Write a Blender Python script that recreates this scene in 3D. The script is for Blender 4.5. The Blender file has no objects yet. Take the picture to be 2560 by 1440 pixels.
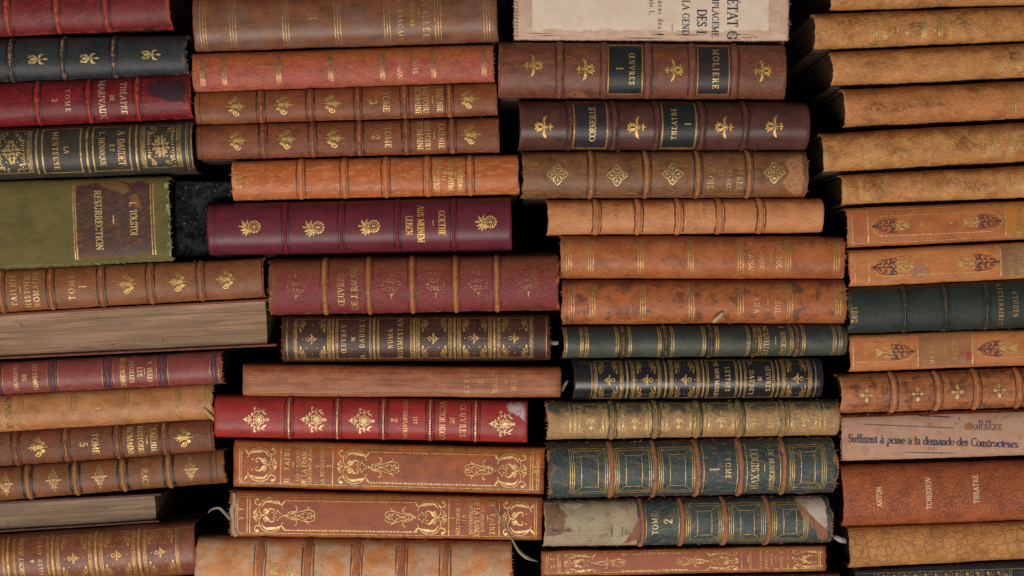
import bpy, math, random
import numpy as np
random.seed(7); RNG = np.random.default_rng(7)
R = math.radians
S = bpy.context.scene
COL = S.collection
K = 0.66 / 2560.0          # metres per photo pixel on the plane of the spines
D = 1.0                    # camera to spines
MM = 0.001

# ---------------------------------------------------------------- camera, world, lamps, exposure
cam = bpy.data.objects.new('camera', bpy.data.cameras.new('camera')); COL.objects.link(cam)
cam.location = (0, -D, 0); cam.rotation_euler = (R(90), 0, 0)
cam.data.sensor_width = 36; cam.data.lens = 36 * D / 0.66
cam.data.clip_start = 0.01; cam.data.clip_end = 50
S.camera = cam
w = bpy.data.worlds.new('World'); S.world = w; w.use_nodes = True
bg = w.node_tree.nodes['Background']; bg.inputs[0].default_value = (1.0, 0.97, 0.92, 1); bg.inputs[1].default_value = 0.10
def area(name, loc, sx, sy, energy, color, tgt=(0, 0, 0)):
    l = bpy.data.lights.new(name, 'AREA'); l.shape = 'RECTANGLE'; l.size = sx; l.size_y = sy
    l.energy = energy; l.color = color
    o = bpy.data.objects.new(name, l); COL.objects.link(o); o.location = loc
    from mathutils import Vector
    o.rotation_euler = (Vector(tgt) - Vector(loc)).to_track_quat('-Z', 'Y').to_euler()
    return o
KEY = area('daylight_panel', (-0.35, -1.75, -0.95), 1.9, 0.75, 42, (1.0, 0.955, 0.875))
S.view_settings.view_transform = 'Standard'; S.view_settings.look = 'None'
S.view_settings.exposure = 0.0; S.view_settings.gamma = 1.0
S.view_settings.use_curve_mapping = False
ALB = 0.98                 # photo colour to surface colour

def lin(c, g=None):
    g = ALB if g is None else g
    o = []
    for v in c:
        v = v / 255.0
        o.append(min(0.9, g * (v / 12.92 if v < 0.04045 else ((v + 0.055) / 1.055) ** 2.4)))
    return (*o, 1.0)

# ---------------------------------------------------------------- materials
class NT:
    def __init__(s, name):
        s.m = bpy.data.materials.new(name); s.m.use_nodes = True
        s.t = s.m.node_tree; s.b = s.t.nodes['Principled BSDF']
    def n(s, typ, **kw):
        nd = s.t.nodes.new(typ)
        for k, v in kw.items(): setattr(nd, k, v)
        return nd
    def link(s, a, b): s.t.links.new(a, b)
    def setv(s, sock, v):
        if hasattr(v, 'is_output') or hasattr(v, 'links'): s.link(v, sock)
        else: sock.default_value = v
    def math(s, op, a, b=0.0, clamp=False):
        nd = s.n('ShaderNodeMath', operation=op, use_clamp=clamp)
        s.setv(nd.inputs[0], a); s.setv(nd.inputs[1], b); return nd.outputs[0]
    def mix(s, f, a, b, mode='MIX'):
        nd = s.n('ShaderNodeMix', data_type='RGBA', blend_type=mode)
        s.setv(nd.inputs[0], f); s.setv(nd.inputs[6], a); s.setv(nd.inputs[7], b); return nd.outputs[2]
    def step(s, v, lo, hi):
        nd = s.n('ShaderNodeMapRange', interpolation_type='SMOOTHSTEP')
        s.setv(nd.inputs[0], v); nd.inputs[1].default_value = lo; nd.inputs[2].default_value = hi
        return nd.outputs[0]
    def coords(s, off=(0, 0), scale=(1, 1), rot=0, obj=False):
        tc = s.n('ShaderNodeTexCoord')
        mp = s.n('ShaderNodeMapping')
        s.link(tc.outputs['Object' if obj else 'UV'], mp.inputs[0])
        mp.vector_type = 'TEXTURE'          # shift, then turn, then stretch
        mp.inputs['Location'].default_value = (off[0], off[1], 0)
        mp.inputs['Rotation'].default_value = (0, 0, R(rot))
        sc = tuple(scale) + (1,) if len(scale) == 2 else scale
        mp.inputs['Scale'].default_value = tuple(1.0 / q for q in sc)
        return mp.outputs[0]
    def noise(s, vec, scale, detail=4, rough=0.55, dist=0.0):
        nd = s.n('ShaderNodeTexNoise')
        s.link(vec, nd.inputs['Vector']); nd.inputs['Scale'].default_value = scale
        nd.inputs['Detail'].default_value = detail; nd.inputs['Roughness'].default_value = rough
        nd.inputs['Distortion'].default_value = dist
        return nd.outputs[0]

def leather(name, base, alt=None, dark=None, wear=(165, 105, 60), mott=0.6, stain=0.35, wearamt=0.5,
            scuff=0.3, rough=0.42, grain=0.35, gs=(9, 9), grot=0, fade_shade=None, fade_shade_at=(0.35, 0.75), crack=0.0, cdark=0.5, wear2=None,
            spec=0.28, dscale=0.9, wscale=2.2, streak=0.0):
    N = NT(name); r = random.uniform
    off = (r(-50, 50), r(-50, 50))
    uv = N.coords(off)
    alt = alt or tuple(c * 0.74 for c in base)
    dark = dark or tuple(c * 0.5 for c in base)
    at = N.n('ShaderNodeAttribute', attribute_name='msk')
    sp = N.n('ShaderNodeSeparateColor'); N.link(at.outputs[0], sp.inputs[0])
    e, g = sp.outputs[0], sp.outputs[1]
    c = N.mix(N.math('MULTIPLY', N.step(N.noise(uv, 0.55, 7, 0.68), 0.42, 0.58), mott), lin(base), lin(alt))
    if fade_shade:  # tint towards the top: real fading on some spines, painted shade on others
        gg = N.math('ADD', g, N.math('MULTIPLY', N.math('SUBTRACT', N.noise(uv, 1.1, 5, 0.65), 0.5), 0.7))
        c = N.mix(N.math('MULTIPLY', N.step(gg, *fade_shade_at), 0.92), c, lin(fade_shade))
    n2 = N.noise(uv, dscale, 9, 0.7, 0.3)
    c = N.mix(N.math('MULTIPLY', N.step(n2, 0.48, 0.62), stain), c, lin(dark))
    # broad uneven tone, then fine value variation
    nb = N.noise(N.coords((off[1] + 3, off[0] - 7), (0.7, 1.3)), 0.9, 6, 0.7)
    c = N.mix(N.math('MULTIPLY', N.step(nb, 0.50, 0.62), 0.32), c, N.mix(1.0, c, (1.35, 1.32, 1.25, 1), 'MULTIPLY'))
    c = N.mix(N.math('MULTIPLY', N.step(nb, 0.50, 0.38), 0.42), c, N.mix(1.0, c, (0.60, 0.55, 0.52, 1), 'MULTIPLY'))
    n3 = N.noise(uv, 7.0, 6, 0.75)
    c = N.mix(N.math('MULTIPLY', N.step(n3, 0.30, 0.72), 0.40), c, N.mix(1.0, c, (1.45, 1.4, 1.35, 1), 'MULTIPLY'))
    c = N.mix(N.math('MULTIPLY', N.step(N.noise(uv, 13.0, 3, 0.6), 0.50, 0.75), 0.28), c, N.mix(1.0, c, (0.42, 0.40, 0.40, 1), 'MULTIPLY'))
    # scuffs, rubbed along the spine
    sv = N.coords((off[1], off[0]), (0.55, 1.7), random.choice((-14, 8, 18)))
    n4 = N.noise(sv, 2.2, 10, 0.76, 0.4)
    c = N.mix(N.math('MULTIPLY', N.step(n4, 0.515, 0.60), min(1, scuff * 1.15)), c, lin(wear))
    sv2 = N.coords((off[0] + 9, off[1]), (1.2, 2.0), random.choice((-30, -12, 20)))
    n7 = N.noise(sv2, 4.0, 10, 0.8)
    c = N.mix(N.math('MULTIPLY', N.step(n7, 0.54, 0.60), min(1, 0.10 + scuff * 0.7)), c, lin(wear2 or tuple(v * 0.93 for v in wear)))
    c = N.mix(N.math('MULTIPLY', N.step(n7, 0.455, 0.40), min(1, 0.12 + stain * 0.5)), c, lin(dark))
    if streak:
        n6 = N.noise(N.coords(off, (0.08, 2.4)), 3.0, 6, 0.7)
        c = N.mix(N.math('MULTIPLY', N.step(n6, 0.47, 0.60), streak), c, lin(dark))
    # worn edges and ends
    n5 = N.noise(uv, wscale, 8, 0.7)
    wm = N.step(N.math('ADD', N.math('MULTIPLY', e, 0.85), N.math('MULTIPLY', N.math('SUBTRACT', n5, 0.5), 3.2)), 0.55, 0.75)
    c = N.mix(N.math('MULTIPLY', wm, wearamt), c, lin(wear))
    # small dark specks
    vo = N.n('ShaderNodeTexVoronoi'); N.link(uv, vo.inputs['Vector']); vo.inputs['Scale'].default_value = 0.8
    sk = N.math('LESS_THAN', vo.outputs['Distance'], N.math('MULTIPLY', N.noise(uv, 1.7, 2), 0.11))
    c = N.mix(N.math('MULTIPLY', sk, 0.5), c, lin(dark))
    gv = N.coords(off, tuple(q * 1.45 for q in gs), grot)
    gn = N.noise(gv, 1.0, 4, 0.6)
    ga = min(0.7, 0.16 + grain * 0.50)
    c = N.mix(N.math('MULTIPLY', N.step(gn, 0.50, 0.66), ga * .8), c, N.mix(1.0, c, (1.40, 1.40, 1.36, 1), 'MULTIPLY'))
    c = N.mix(N.math('MULTIPLY', N.step(gn, 0.50, 0.34), ga), c, N.mix(1.0, c, (0.60, 0.56, 0.54, 1), 'MULTIPLY'))
    h = N.math('ADD', N.math('MULTIPLY', gn, 1.0), N.math('MULTIPLY', n4, 0.8))
    if crack:
        vc = N.n('ShaderNodeTexVoronoi', feature='DISTANCE_TO_EDGE')
        wv = N.n('ShaderNodeVectorMath', operation='ADD')
        nn = N.n('ShaderNodeTexNoise'); N.link(uv, nn.inputs['Vector']); nn.inputs['Scale'].default_value = 1.6; nn.inputs['Detail'].default_value = 4
        sc = N.n('ShaderNodeVectorMath', operation='SCALE'); N.link(nn.outputs[1], sc.inputs[0]); sc.inputs['Scale'].default_value = (1.1 if crack > .5 else 1.7) * crack
        N.link(uv, wv.inputs[0]); N.link(sc.outputs[0], wv.inputs[1])
        N.link(wv.outputs[0], vc.inputs['Vector']); vc.inputs['Scale'].default_value = 1.0 / crack
        ed = N.step(vc.outputs['Distance'], 0.01, 0.11)
        big = N.step(N.noise(uv, 0.5, 3), 0.38, 0.6)
        inv = N.math('MULTIPLY', N.math('SUBTRACT', 1.0, ed), N.math('ADD', cdark * .3, N.math('MULTIPLY', big, cdark)))
        c = N.mix(inv, c, lin(dark)); h = N.math('ADD', h, N.math('MULTIPLY', ed, 0.8))
    N.link(c, N.b.inputs['Base Color'])
    rr = N.math('ADD', N.math('MULTIPLY', n3, 0.22), N.math('ADD', N.math('MULTIPLY', wm, 0.22), rough - 0.11))
    N.link(rr, N.b.inputs['Roughness']); N.b.inputs['Specular IOR Level'].default_value = spec
    bp = N.n('ShaderNodeBump'); bp.inputs['Strength'].default_value = grain; bp.inputs['Distance'].default_value = 0.0005
    N.link(h, bp.inputs['Height']); N.link(bp.outputs[0], N.b.inputs['Normal'])
    return N.m

_gold = {}
def gilt(worn=0.25, col=(232, 196, 122), metal=0.45):
    key = ('g', worn, col, metal)
    if key in _gold: return _gold[key]
    N = NT('gilding'); uv = N.coords(); col = (col[0] * .93, col[1] * .93, col[2] * .98)
    n = N.noise(uv, 5.0, 6, 0.75); n2 = N.noise(uv, 0.9, 3, 0.6)
    c = N.mix(N.step(N.noise(uv, 3.1, 4), 0.35, 0.7), lin(col, 1.0), lin(tuple(v * 0.74 for v in col), 1.0))
    N.link(c, N.b.inputs['Base Color']); N.b.inputs['Metallic'].default_value = metal
    N.b.inputs['Roughness'].default_value = 0.36
    gb = N.n('ShaderNodeBump'); gb.inputs['Strength'].default_value = 0.55; gb.inputs['Distance'].default_value = 0.0005
    N.link(N.noise(uv, 9.0, 4, 0.7), gb.inputs['Height']); N.link(gb.outputs[0], N.b.inputs['Normal'])
    v = N.math('ADD', N.math('MULTIPLY', n, 0.6), N.math('MULTIPLY', n2, 0.4))
    lo = 0.34 + worn * 0.26
    N.link(N.math('ADD', N.math('MULTIPLY', N.step(v, lo, lo + 0.10), 0.96 - max(0.12, 0.42 - worn)), max(0.12, 0.42 - worn)), N.b.inputs['Alpha'])
    _gold[key] = N.m; return N.m

_flat = {}
def plain(name, col, rough=0.6, worn=None, spec=0.4, nscale=3.0, var=0.35, bump=0.3, alpha=1.0):
    key = (name, col, rough, worn, alpha)
    if key in _flat: return _flat[key]
    N = NT(name); uv = N.coords()
    n = N.noise(uv, nscale, 7, 0.7)
    c = N.mix(N.math('MULTIPLY', N.step(n, 0.3, 0.7), var), lin(col), lin(tuple(v * 0.6 for v in col)))
    N.link(c, N.b.inputs['Base Color']); N.b.inputs['Roughness'].default_value = rough
    N.b.inputs['Specular IOR Level'].default_value = spec
    if worn is not None:
        lo = 0.30 + worn * 0.30
        at = N.n('ShaderNodeAttribute', attribute_name='msk'); sp = N.n('ShaderNodeSeparateColor'); N.link(at.outputs[0], sp.inputs[0])
        soft = N.step(N.math('ADD', N.math('SUBTRACT', 1.0, sp.outputs[0]), N.math('MULTIPLY', N.math('SUBTRACT', N.noise(uv, 2.5, 7, 0.75), 0.5), 1.3)), 0.08, 0.55)
        N.link(N.math('MULTIPLY', N.math('MULTIPLY', N.step(N.noise(uv, 4.0, 6, 0.75), lo, lo + 0.14), alpha), soft), N.b.inputs['Alpha'])
    bp = N.n('ShaderNodeBump'); bp.inputs['Strength'].default_value = bump; bp.inputs['Distance'].default_value = 0.0004
    N.link(n, bp.inputs['Height']); N.link(bp.outputs[0], N.b.inputs['Normal'])
    _flat[key] = N.m; return N.m

def paper(name, base, edge, fibre=0.5, dirt=(120, 90, 70), dirtamt=0.4, gs=(1.0, 6.0)):
    """pasted paper on a spine"""
    N = NT(name); off = (random.uniform(-50, 50), random.uniform(-50, 50)); uv = N.coords(off)
    at = N.n('ShaderNodeAttribute', attribute_name='msk')
    sp = N.n('ShaderNodeSeparateColor'); N.link(at.outputs[0], sp.inputs[0])
    c = N.mix(N.math('MULTIPLY', N.step(N.noise(uv, 0.8, 6), 0.35, 0.65), 0.4), lin(base), lin(edge))
    c = N.mix(N.math('MULTIPLY', N.step(N.noise(uv, 1.7, 9, 0.72), 0.52, 0.63), dirtamt), c, lin(dirt))
    wm = N.step(N.math('ADD', N.math('MULTIPLY', sp.outputs[0], 0.9), N.math('MULTIPLY', N.math('SUBTRACT', N.noise(uv, 2.4, 8, 0.7), 0.5), 2.6)), 0.5, 0.72)
    c = N.mix(N.math('MULTIPLY', wm, 0.8), c, lin(edge))
    wm2 = N.step(N.math('ADD', sp.outputs[0], N.math('MULTIPLY', N.math('SUBTRACT', N.noise(uv, 3.1, 8, 0.7), 0.5), 1.3)), 0.86, 0.95)
    c = N.mix(N.math('MULTIPLY', wm2, 0.75), c, lin(dirt))
    fib = N.noise(N.coords(off, gs), 4.0, 6, 0.75)
    c = N.mix(N.math('MULTIPLY', N.step(fib, 0.5, 0.72), 0.3), c, lin(tuple(v * 0.72 for v in base)))
    N.link(c, N.b.inputs['Base Color']); N.b.inputs['Roughness'].default_value = 0.75
    N.b.inputs['Specular IOR Level'].default_value = 0.25
    bp = N.n('ShaderNodeBump'); bp.inputs['Strength'].default_value = fibre; bp.inputs['Distance'].default_value = 0.0006
    N.link(fib, bp.inputs['Height']); N.link(bp.outputs[0], N.b.inputs['Normal'])
    return N.m

def page_mat(name, base, line=(60, 40, 30), front=False):
    """edge of a block of old pages: leaves are thin layers stacked along local Z"""
    N = NT(name)
    tc = N.n('ShaderNodeTexCoord')
    def nz(sc, detail, rough, scale=1.0):
        mp = N.n('ShaderNodeMapping'); N.link(tc.outputs['Object'], mp.inputs[0]); mp.inputs['Scale'].default_value = sc
        return N.noise(mp.outputs[0], scale, detail, rough, 0.15)
    a = nz((9, 9, 1100), 6, 0.75); b = nz((12, 26, 190), 6, 0.7); d = nz((4, 9, 420), 8, 0.85)
    c = N.mix(N.math('MULTIPLY', N.step(a, 0.42, 0.60), 0.55), lin(base), lin(tuple(v * 0.62 for v in base)))
    c = N.mix(N.math('MULTIPLY', N.step(d, 0.52, 0.60), 0.6), c, lin(tuple(v * 0.5 for v in base)))
    c = N.mix(N.math('MULTIPLY', N.step(b, 0.46, 0.60), 0.5), c, lin(tuple(min(255, v * 1.22) for v in base)))
    sp = nz((120, 120, 160), 3, 0.6)
    c = N.mix(N.math('MULTIPLY', N.step(sp, 0.68, 0.76), 0.5), c, lin(line))
    if front:
        b2 = nz((10, 10, 10), 3, 0.5)
        c = N.mix(N.math('MULTIPLY', N.step(b2, 0.5, 0.65), 0.4), c, lin((104, 72, 54)))
    N.link(c, N.b.inputs['Base Color']); N.b.inputs['Roughness'].default_value = 0.8
    N.b.inputs['Specular IOR Level'].default_value = 0.2
    bp = N.n('ShaderNodeBump'); bp.inputs['Strength'].default_value = 0.6; bp.inputs['Distance'].default_value = 0.0006
    N.link(N.math('ADD', a, d), bp.inputs['Height']); N.link(bp.outputs[0], N.b.inputs['Normal'])
    return N.m

# ---------------------------------------------------------------- mesh helpers
def new_obj(name, V, F, mat, parent=None, uv=None, msk=None, smooth=True):
    me = bpy.data.meshes.new(name)
    V = np.asarray(V, dtype=np.float64)
    me.from_pydata(V.tolist(), [], F if isinstance(F, list) else F.tolist())
    if smooth: me.polygons.foreach_set('use_smooth', [True] * len(me.polygons))
    li = np.empty(len(me.loops), dtype=np.int32); me.loops.foreach_get('vertex_index', li)
    if uv is not None:
        l = me.uv_layers.new(name='UVMap'); l.data.foreach_set('uv', np.asarray(uv)[li].astype(np.float32).ravel())
    if msk is not None:
        a = me.attributes.new('msk', 'FLOAT_COLOR', 'POINT')
        m4 = np.concatenate([np.asarray(msk), np.ones((len(V), 1))], 1)
        a.data.foreach_set('color', m4.astype(np.float32).ravel())
    me.materials.append(mat); me.validate(); me.update()
    o = bpy.data.objects.new(name, me); COL.objects.link(o)
    if parent is not None: o.parent = parent
    return o

def noise1(n, period, amp, seed):
    """smooth 1-D noise, n samples, knots every `period` samples"""
    rg = np.random.default_rng(abs(int(seed))); k = max(4, int(n / period) + 3)
    y = rg.uniform(-1, 1, k); x = np.linspace(0, k - 1.001, n); i = x.astype(int); f = x - i; f = f * f * (3 - 2 * f)
    return amp * (y[i] * (1 - f) + y[np.minimum(i + 1, k - 1)] * f)

def box(name, x0, x1, y0, y1, z0, z1, mat, parent, bev=0.0006):
    """z0, z1: (left, right) pairs so a board can follow a tapering book"""
    V = []
    for (x, i) in ((x0, 0), (x1, 1)):
        for y in (y0, y1):
            V += [(x, y, z0[i]), (x, y, z1[i])]
    F = [(0, 1, 3, 2), (4, 6, 7, 5), (0, 4, 5, 1), (2, 3, 7, 6), (0, 2, 6, 4), (1, 5, 7, 3)]
    uv = [(v[0] * 100, v[2] * 100 + v[1] * 100) for v in V]
    o = new_obj(name, V, F, mat, parent, uv=uv, msk=[(0, .5, .5)] * 8, smooth=False)
    b = o.modifiers.new('bevel', 'BEVEL'); b.width = bev; b.segments = 2; b.limit_method = 'NONE'
    return o

# ---------------------------------------------------------------- pen: strips of leaf laid on a spine
def catmull(P, n=6):
    P = np.asarray(P, float)
    if len(P) < 3: return P
    Q = np.vstack([2 * P[0] - P[1], P, 2 * P[-1] - P[-2]]); out = []
    for i in range(1, len(Q) - 2):
        for t in np.linspace(0, 1, n, endpoint=False):
            a, b, c, d = Q[i - 1], Q[i], Q[i + 1], Q[i + 2]
            out.append(0.5 * ((2 * b) + (c - a) * t + (2 * a - 5 * b + 4 * c - d) * t * t + (3 * b - a - 3 * c + d) * t ** 3))
    out.append(P[-1]); return np.array(out)

class Pen:
    def __init__(s): s.st = []; s.o = (0, 0); s.m = np.eye(2); s.ws = 1.0
    def at(s, x, y, sx=1, sy=None, rot=0):
        sy = sx if sy is None else sy; c, q = math.cos(R(rot)), math.sin(R(rot))
        s.o = (x, y); s.m = np.array([[c, -q], [q, c]]) @ np.diag([sx, sy]); s.ws = math.sqrt(abs(sx * sy)); return s
    def line(s, pts, w, taper=None):
        P = np.asarray(pts, float) @ s.m.T + np.array(s.o)
        n = len(P); W = np.full(n, w, float) if np.isscalar(w) else np.asarray(w, float)
        # subdivide long runs so they follow the curved spine
        Q, X = [P[0]], [W[0]]
        for i in range(1, n):
            d = np.hypot(*(P[i] - P[i - 1])); k = max(1, int(d / 5.0))
            for j in range(1, k + 1):
                Q.append(P[i - 1] + (P[i] - P[i - 1]) * j / k); X.append(W[i - 1] + (W[i] - W[i - 1]) * j / k)
        Q = np.array(Q); X = np.array(X) * (s.ws if not np.isscalar(w) or True else 1)
        if taper:
            u = np.linspace(0, 1, len(Q))
            if taper == 'both': X = X * np.clip(np.sin(np.pi * u) ** 0.7, 0.06, 1)
            elif taper == 'end': X = X * np.clip(1 - u ** 1.6, 0.08, 1)
            elif taper == 'start': X = X * np.clip(1 - (1 - u) ** 1.6, 0.08, 1)
        s.st.append((Q, X)); return s
    def curve(s, pts, w, taper=None, n=6):
        P = catmull(pts, n)
        if not np.isscalar(w): w = np.interp(np.linspace(0, 1, len(P)), np.linspace(0, 1, len(w)), w)
        return s.line(P, w, taper)
    def leaf(s, x0, y0, x1, y1, w, bend=0.0):
        mx, my = (x0 + x1) / 2 - (y1 - y0) * bend, (y0 + y1) / 2 + (x1 - x0) * bend
        P = catmull([(x0, y0), (mx, my), (x1, y1)], 4); u = np.linspace(0, 1, len(P))
        return s.line(P, w * np.clip(np.sin(np.pi * u ** 0.8), 0.05, 1))
    def dot(s, x, y, r):
        u = np.linspace(-1, 1, 7); return s.line([(x + r * a, y) for a in u], [2 * r * math.sqrt(max(0.02, 1 - a * a)) for a in u])
    def ring(s, x, y, r, w, ry=None, a0=0, a1=360):
        ry = r if ry is None else ry; n = max(8, int(abs(a1 - a0) / 24))
        return s.line([(x + r * math.cos(R(a)), y + ry * math.sin(R(a))) for a in np.linspace(a0, a1, n + 1)], w)
    def spiral(s, x, y, r0, r1, a0, turns, w, end=None):
        n = max(8, int(abs(turns) * 14)); u = np.linspace(0, 1, n + 1)
        P = [(x + (r0 + (r1 - r0) * t) * math.cos(R(a0 + 360 * turns * t)), y + (r0 + (r1 - r0) * t) * math.sin(R(a0 + 360 * turns * t))) for t in u]
        s.line(P, [w * (0.7 + 0.5 * t) for t in u])
        if end: s.dot(x, y, end)
        return s

# ---------------------------------------------------------------- lettering: a thick-and-thin roman built from strokes
SE = 's'
G = {
'A': (.80, 't .06 0 .4 1;T .4 1 .72 0;H .2 .58 .33;s .08 0;s .70 0'),
'B': (.70, 'V .16 0 1;H .04 .36 0;H .04 .34 1;H .16 .36 .52;A .35 .76 .2 .24 -90 90;A .36 .26 .26 .26 -90 90'),
'C': (.76, 'A .42 .5 .34 .5 48 312;v .66 .68 .92;v .67 .08 .28'),
'D': (.80, 'V .16 0 1;H .04 .35 0;H .04 .35 1;A .34 .5 .38 .5 -90 90'),
'E': (.66, 'V .16 0 1;H .04 .58 0;H .04 .56 1;H .16 .42 .52;v .58 0 .24;v .56 .76 1;v .42 .40 .64'),
'F': (.62, 'V .16 0 1;s .16 0;H .04 .56 1;H .16 .42 .52;v .56 .76 1;v .42 .40 .64'),
'G': (.80, 'A .42 .5 .34 .5 48 320;v .66 .68 .92;V .68 .08 .42;s .66 .42'),
'H': (.84, 'V .18 0 1;V .64 0 1;H .18 .64 .52;s .18 0;s .18 1;s .64 0;s .64 1'),
'I': (.38, 'V .18 0 1;s .18 0;s .18 1'),
'J': (.50, 'V .34 .2 1;s .34 1;A .19 .2 .16 .22 180 360;D .06 .22'),
'K': (.80, 'V .18 0 1;s .18 0;s .18 1;t .2 .4 .62 1;T .34 .56 .68 0;s .68 0;s .62 1'),
'L': (.64, 'V .18 0 1;s .18 1;H .06 .58 0;v .58 0 .28'),
'M': (.98, 'v .14 0 1;T .14 1 .47 .05;t .47 .05 .8 1;V .82 0 1;s .14 0;s .82 0;s .82 1;s .12 1'),
'N': (.82, 'v .14 0 1;T .14 1 .66 0;v .66 0 1;s .14 0;s .66 1;s .12 1'),
'O': (.82, 'A .41 .5 .35 .5 0 360'),
'P': (.66, 'V .18 0 1;s .18 0;H .06 .36 1;H .18 .36 .46;A .35 .73 .24 .27 -90 90'),
'Q': (.84, 'A .41 .5 .35 .5 0 360;T .42 .12 .74 -.16'),
'R': (.76, 'V .18 0 1;s .18 0;H .06 .36 1;H .18 .36 .48;A .35 .74 .23 .26 -90 90;T .38 .48 .66 0;s .68 0'),
'S': (.60, 'A .3 .75 .2 .25 20 200;T .14 .64 .46 .36;A .3 .25 .2 .25 -160 20;v .49 .74 .96;v .1 .04 .26'),
'T': (.74, 'V .37 0 1;H .05 .69 1;v .06 .74 1;v .68 .74 1;s .37 0'),
'U': (.80, 'V .18 .3 1;v .64 .3 1;A .41 .3 .23 .3 180 360;s .18 1;s .64 1'),
'V': (.78, 'T .1 1 .4 0;t .4 0 .68 1;s .1 1;s .68 1'),
'W': (1.08, 'T .08 1 .32 0;t .32 0 .54 .95;T .5 1 .74 0;t .74 0 .98 1;s .08 1;s .98 1;s .5 1'),
'X': (.76, 'T .12 1 .64 0;t .12 0 .62 1;s .12 0;s .64 0;s .12 1;s .62 1'),
'Y': (.74, 'T .1 1 .38 .48;t .38 .48 .66 1;V .38 0 .5;s .38 0;s .1 1;s .66 1'),
'Z': (.68, 'H .1 .6 1;H .06 .62 0;T .56 1 .12 0;v .1 .76 1;v .62 0 .24'),
'1': (.44, 'V .22 0 1;s .22 0;t .06 .82 .22 1'),
'2': (.58, 'A .28 .72 .2 .27 -30 170;T .44 .58 .1 .06;H .06 .52 .04;H .06 .52 .09;v .52 .04 .26;D .1 .72'),
'3': (.58, 'A .26 .75 .19 .24 -90 150;A .26 .26 .23 .26 -150 90;D .08 .76;D .07 .22'),
'4': (.60, 'V .4 0 1;t .4 1 .04 .32;H .04 .56 .32;s .4 0'),
'5': (.56, 'v .12 .55 1;H .12 .46 .97;H .12 .44 .92;A .25 .3 .23 .3 -150 110;D .07 .2'),
'8': (.58, 'A .29 .75 .18 .24 0 360;A .29 .26 .23 .26 0 360'),
'9': (.58, 'A .29 .68 .22 .3 0 360;A .2 .55 .31 .55 -80 20;D .1 .1'),
'Œ': (1.16, 'A .40 .5 .34 .5 0 360;V .66 0 1;H .5 1.08 0;H .5 1.06 1;H .66 .92 .52;v 1.08 0 .24;v 1.06 .76 1;v .92 .4 .64'),
'.': (.28, 'D .12 .06'), ',': (.28, 'D .12 .06;t .14 .06 .06 -.16'), "'": (.22, 't .14 1 .08 .74'),
'-': (.5, 'H .04 .42 .45'), '*': (.6, 'P .3 .5'), ' ': (.42, ''),
'&': (.8, 'A .34 .76 .15 .22 0 360;A .3 .27 .24 .27 60 330;T .24 .66 .68 0;t .5 .2 .7 .5'),
'a': (.54, 'V .38 0 .45;A .24 .44 .15 .2 0 160;A .22 .17 .16 .17 0 360;H .36 .52 0'),
'b': (.60, 'V .12 0 1;A .3 .3 .2 .3 -120 120;H 0 .12 1'),
'c': (.50, 'A .28 .3 .2 .3 50 310;D .42 .45'),
'd': (.60, 'V .44 0 1;A .26 .3 .2 .3 60 300;H .32 .44 1;H .44 .56 0'),
'e': (.52, 'A .26 .3 .2 .3 0 320;H .08 .46 .32'),
'f': (.38, 'V .16 0 .8;A .3 .8 .14 .2 60 180;H .02 .34 .58;s .16 0'),
'i': (.30, 'V .14 0 .58;D .14 .82;s .14 0;H .02 .14 .58'),
'l': (.30, 'V .14 0 1;s .14 0;H .02 .14 1'),
'm': (.90, 'V .14 0 .6;V .42 0 .45;V .7 0 .45;A .28 .44 .14 .16 0 180;A .56 .44 .14 .16 0 180;s .14 0;s .42 0;s .7 0'),
'n': (.62, 'V .14 0 .6;V .42 0 .45;A .28 .44 .14 .16 0 180;s .14 0;s .42 0'),
'o': (.54, 'A .27 .3 .21 .3 0 360'),
'p': (.60, 'V .14 -.35 .6;A .3 .3 .2 .3 -120 120;s .14 -.35'),
'r': (.42, 'V .14 0 .6;A .3 .42 .14 .18 50 150;D .38 .5;s .14 0'),
's': (.44, 'A .22 .45 .13 .14 20 200;T .12 .38 .32 .22;A .22 .15 .13 .15 -160 20'),
't': (.36, 'V .16 .1 .8;A .26 .12 .1 .12 180 300;H .02 .32 .58'),
'u': (.62, 'V .14 .16 .6;V .44 0 .6;A .28 .16 .14 .16 180 340;H .02 .14 .58'),
}
for ch, b_, ac in (('É', 'E', 't .26 1.1 .44 1.3'), ('È', 'E', 't .2 1.3 .38 1.1'), ('Ê', 'E', 't .16 1.1 .3 1.28;t .3 1.28 .44 1.1'),
                   ('Ç', 'C', 't .42 0 .34 -.22'), ('à', 'a', 't .12 1 .3 .78')):
    G[ch] = (G[b_][0], G[b_][1] + ';' + ac)

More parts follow.
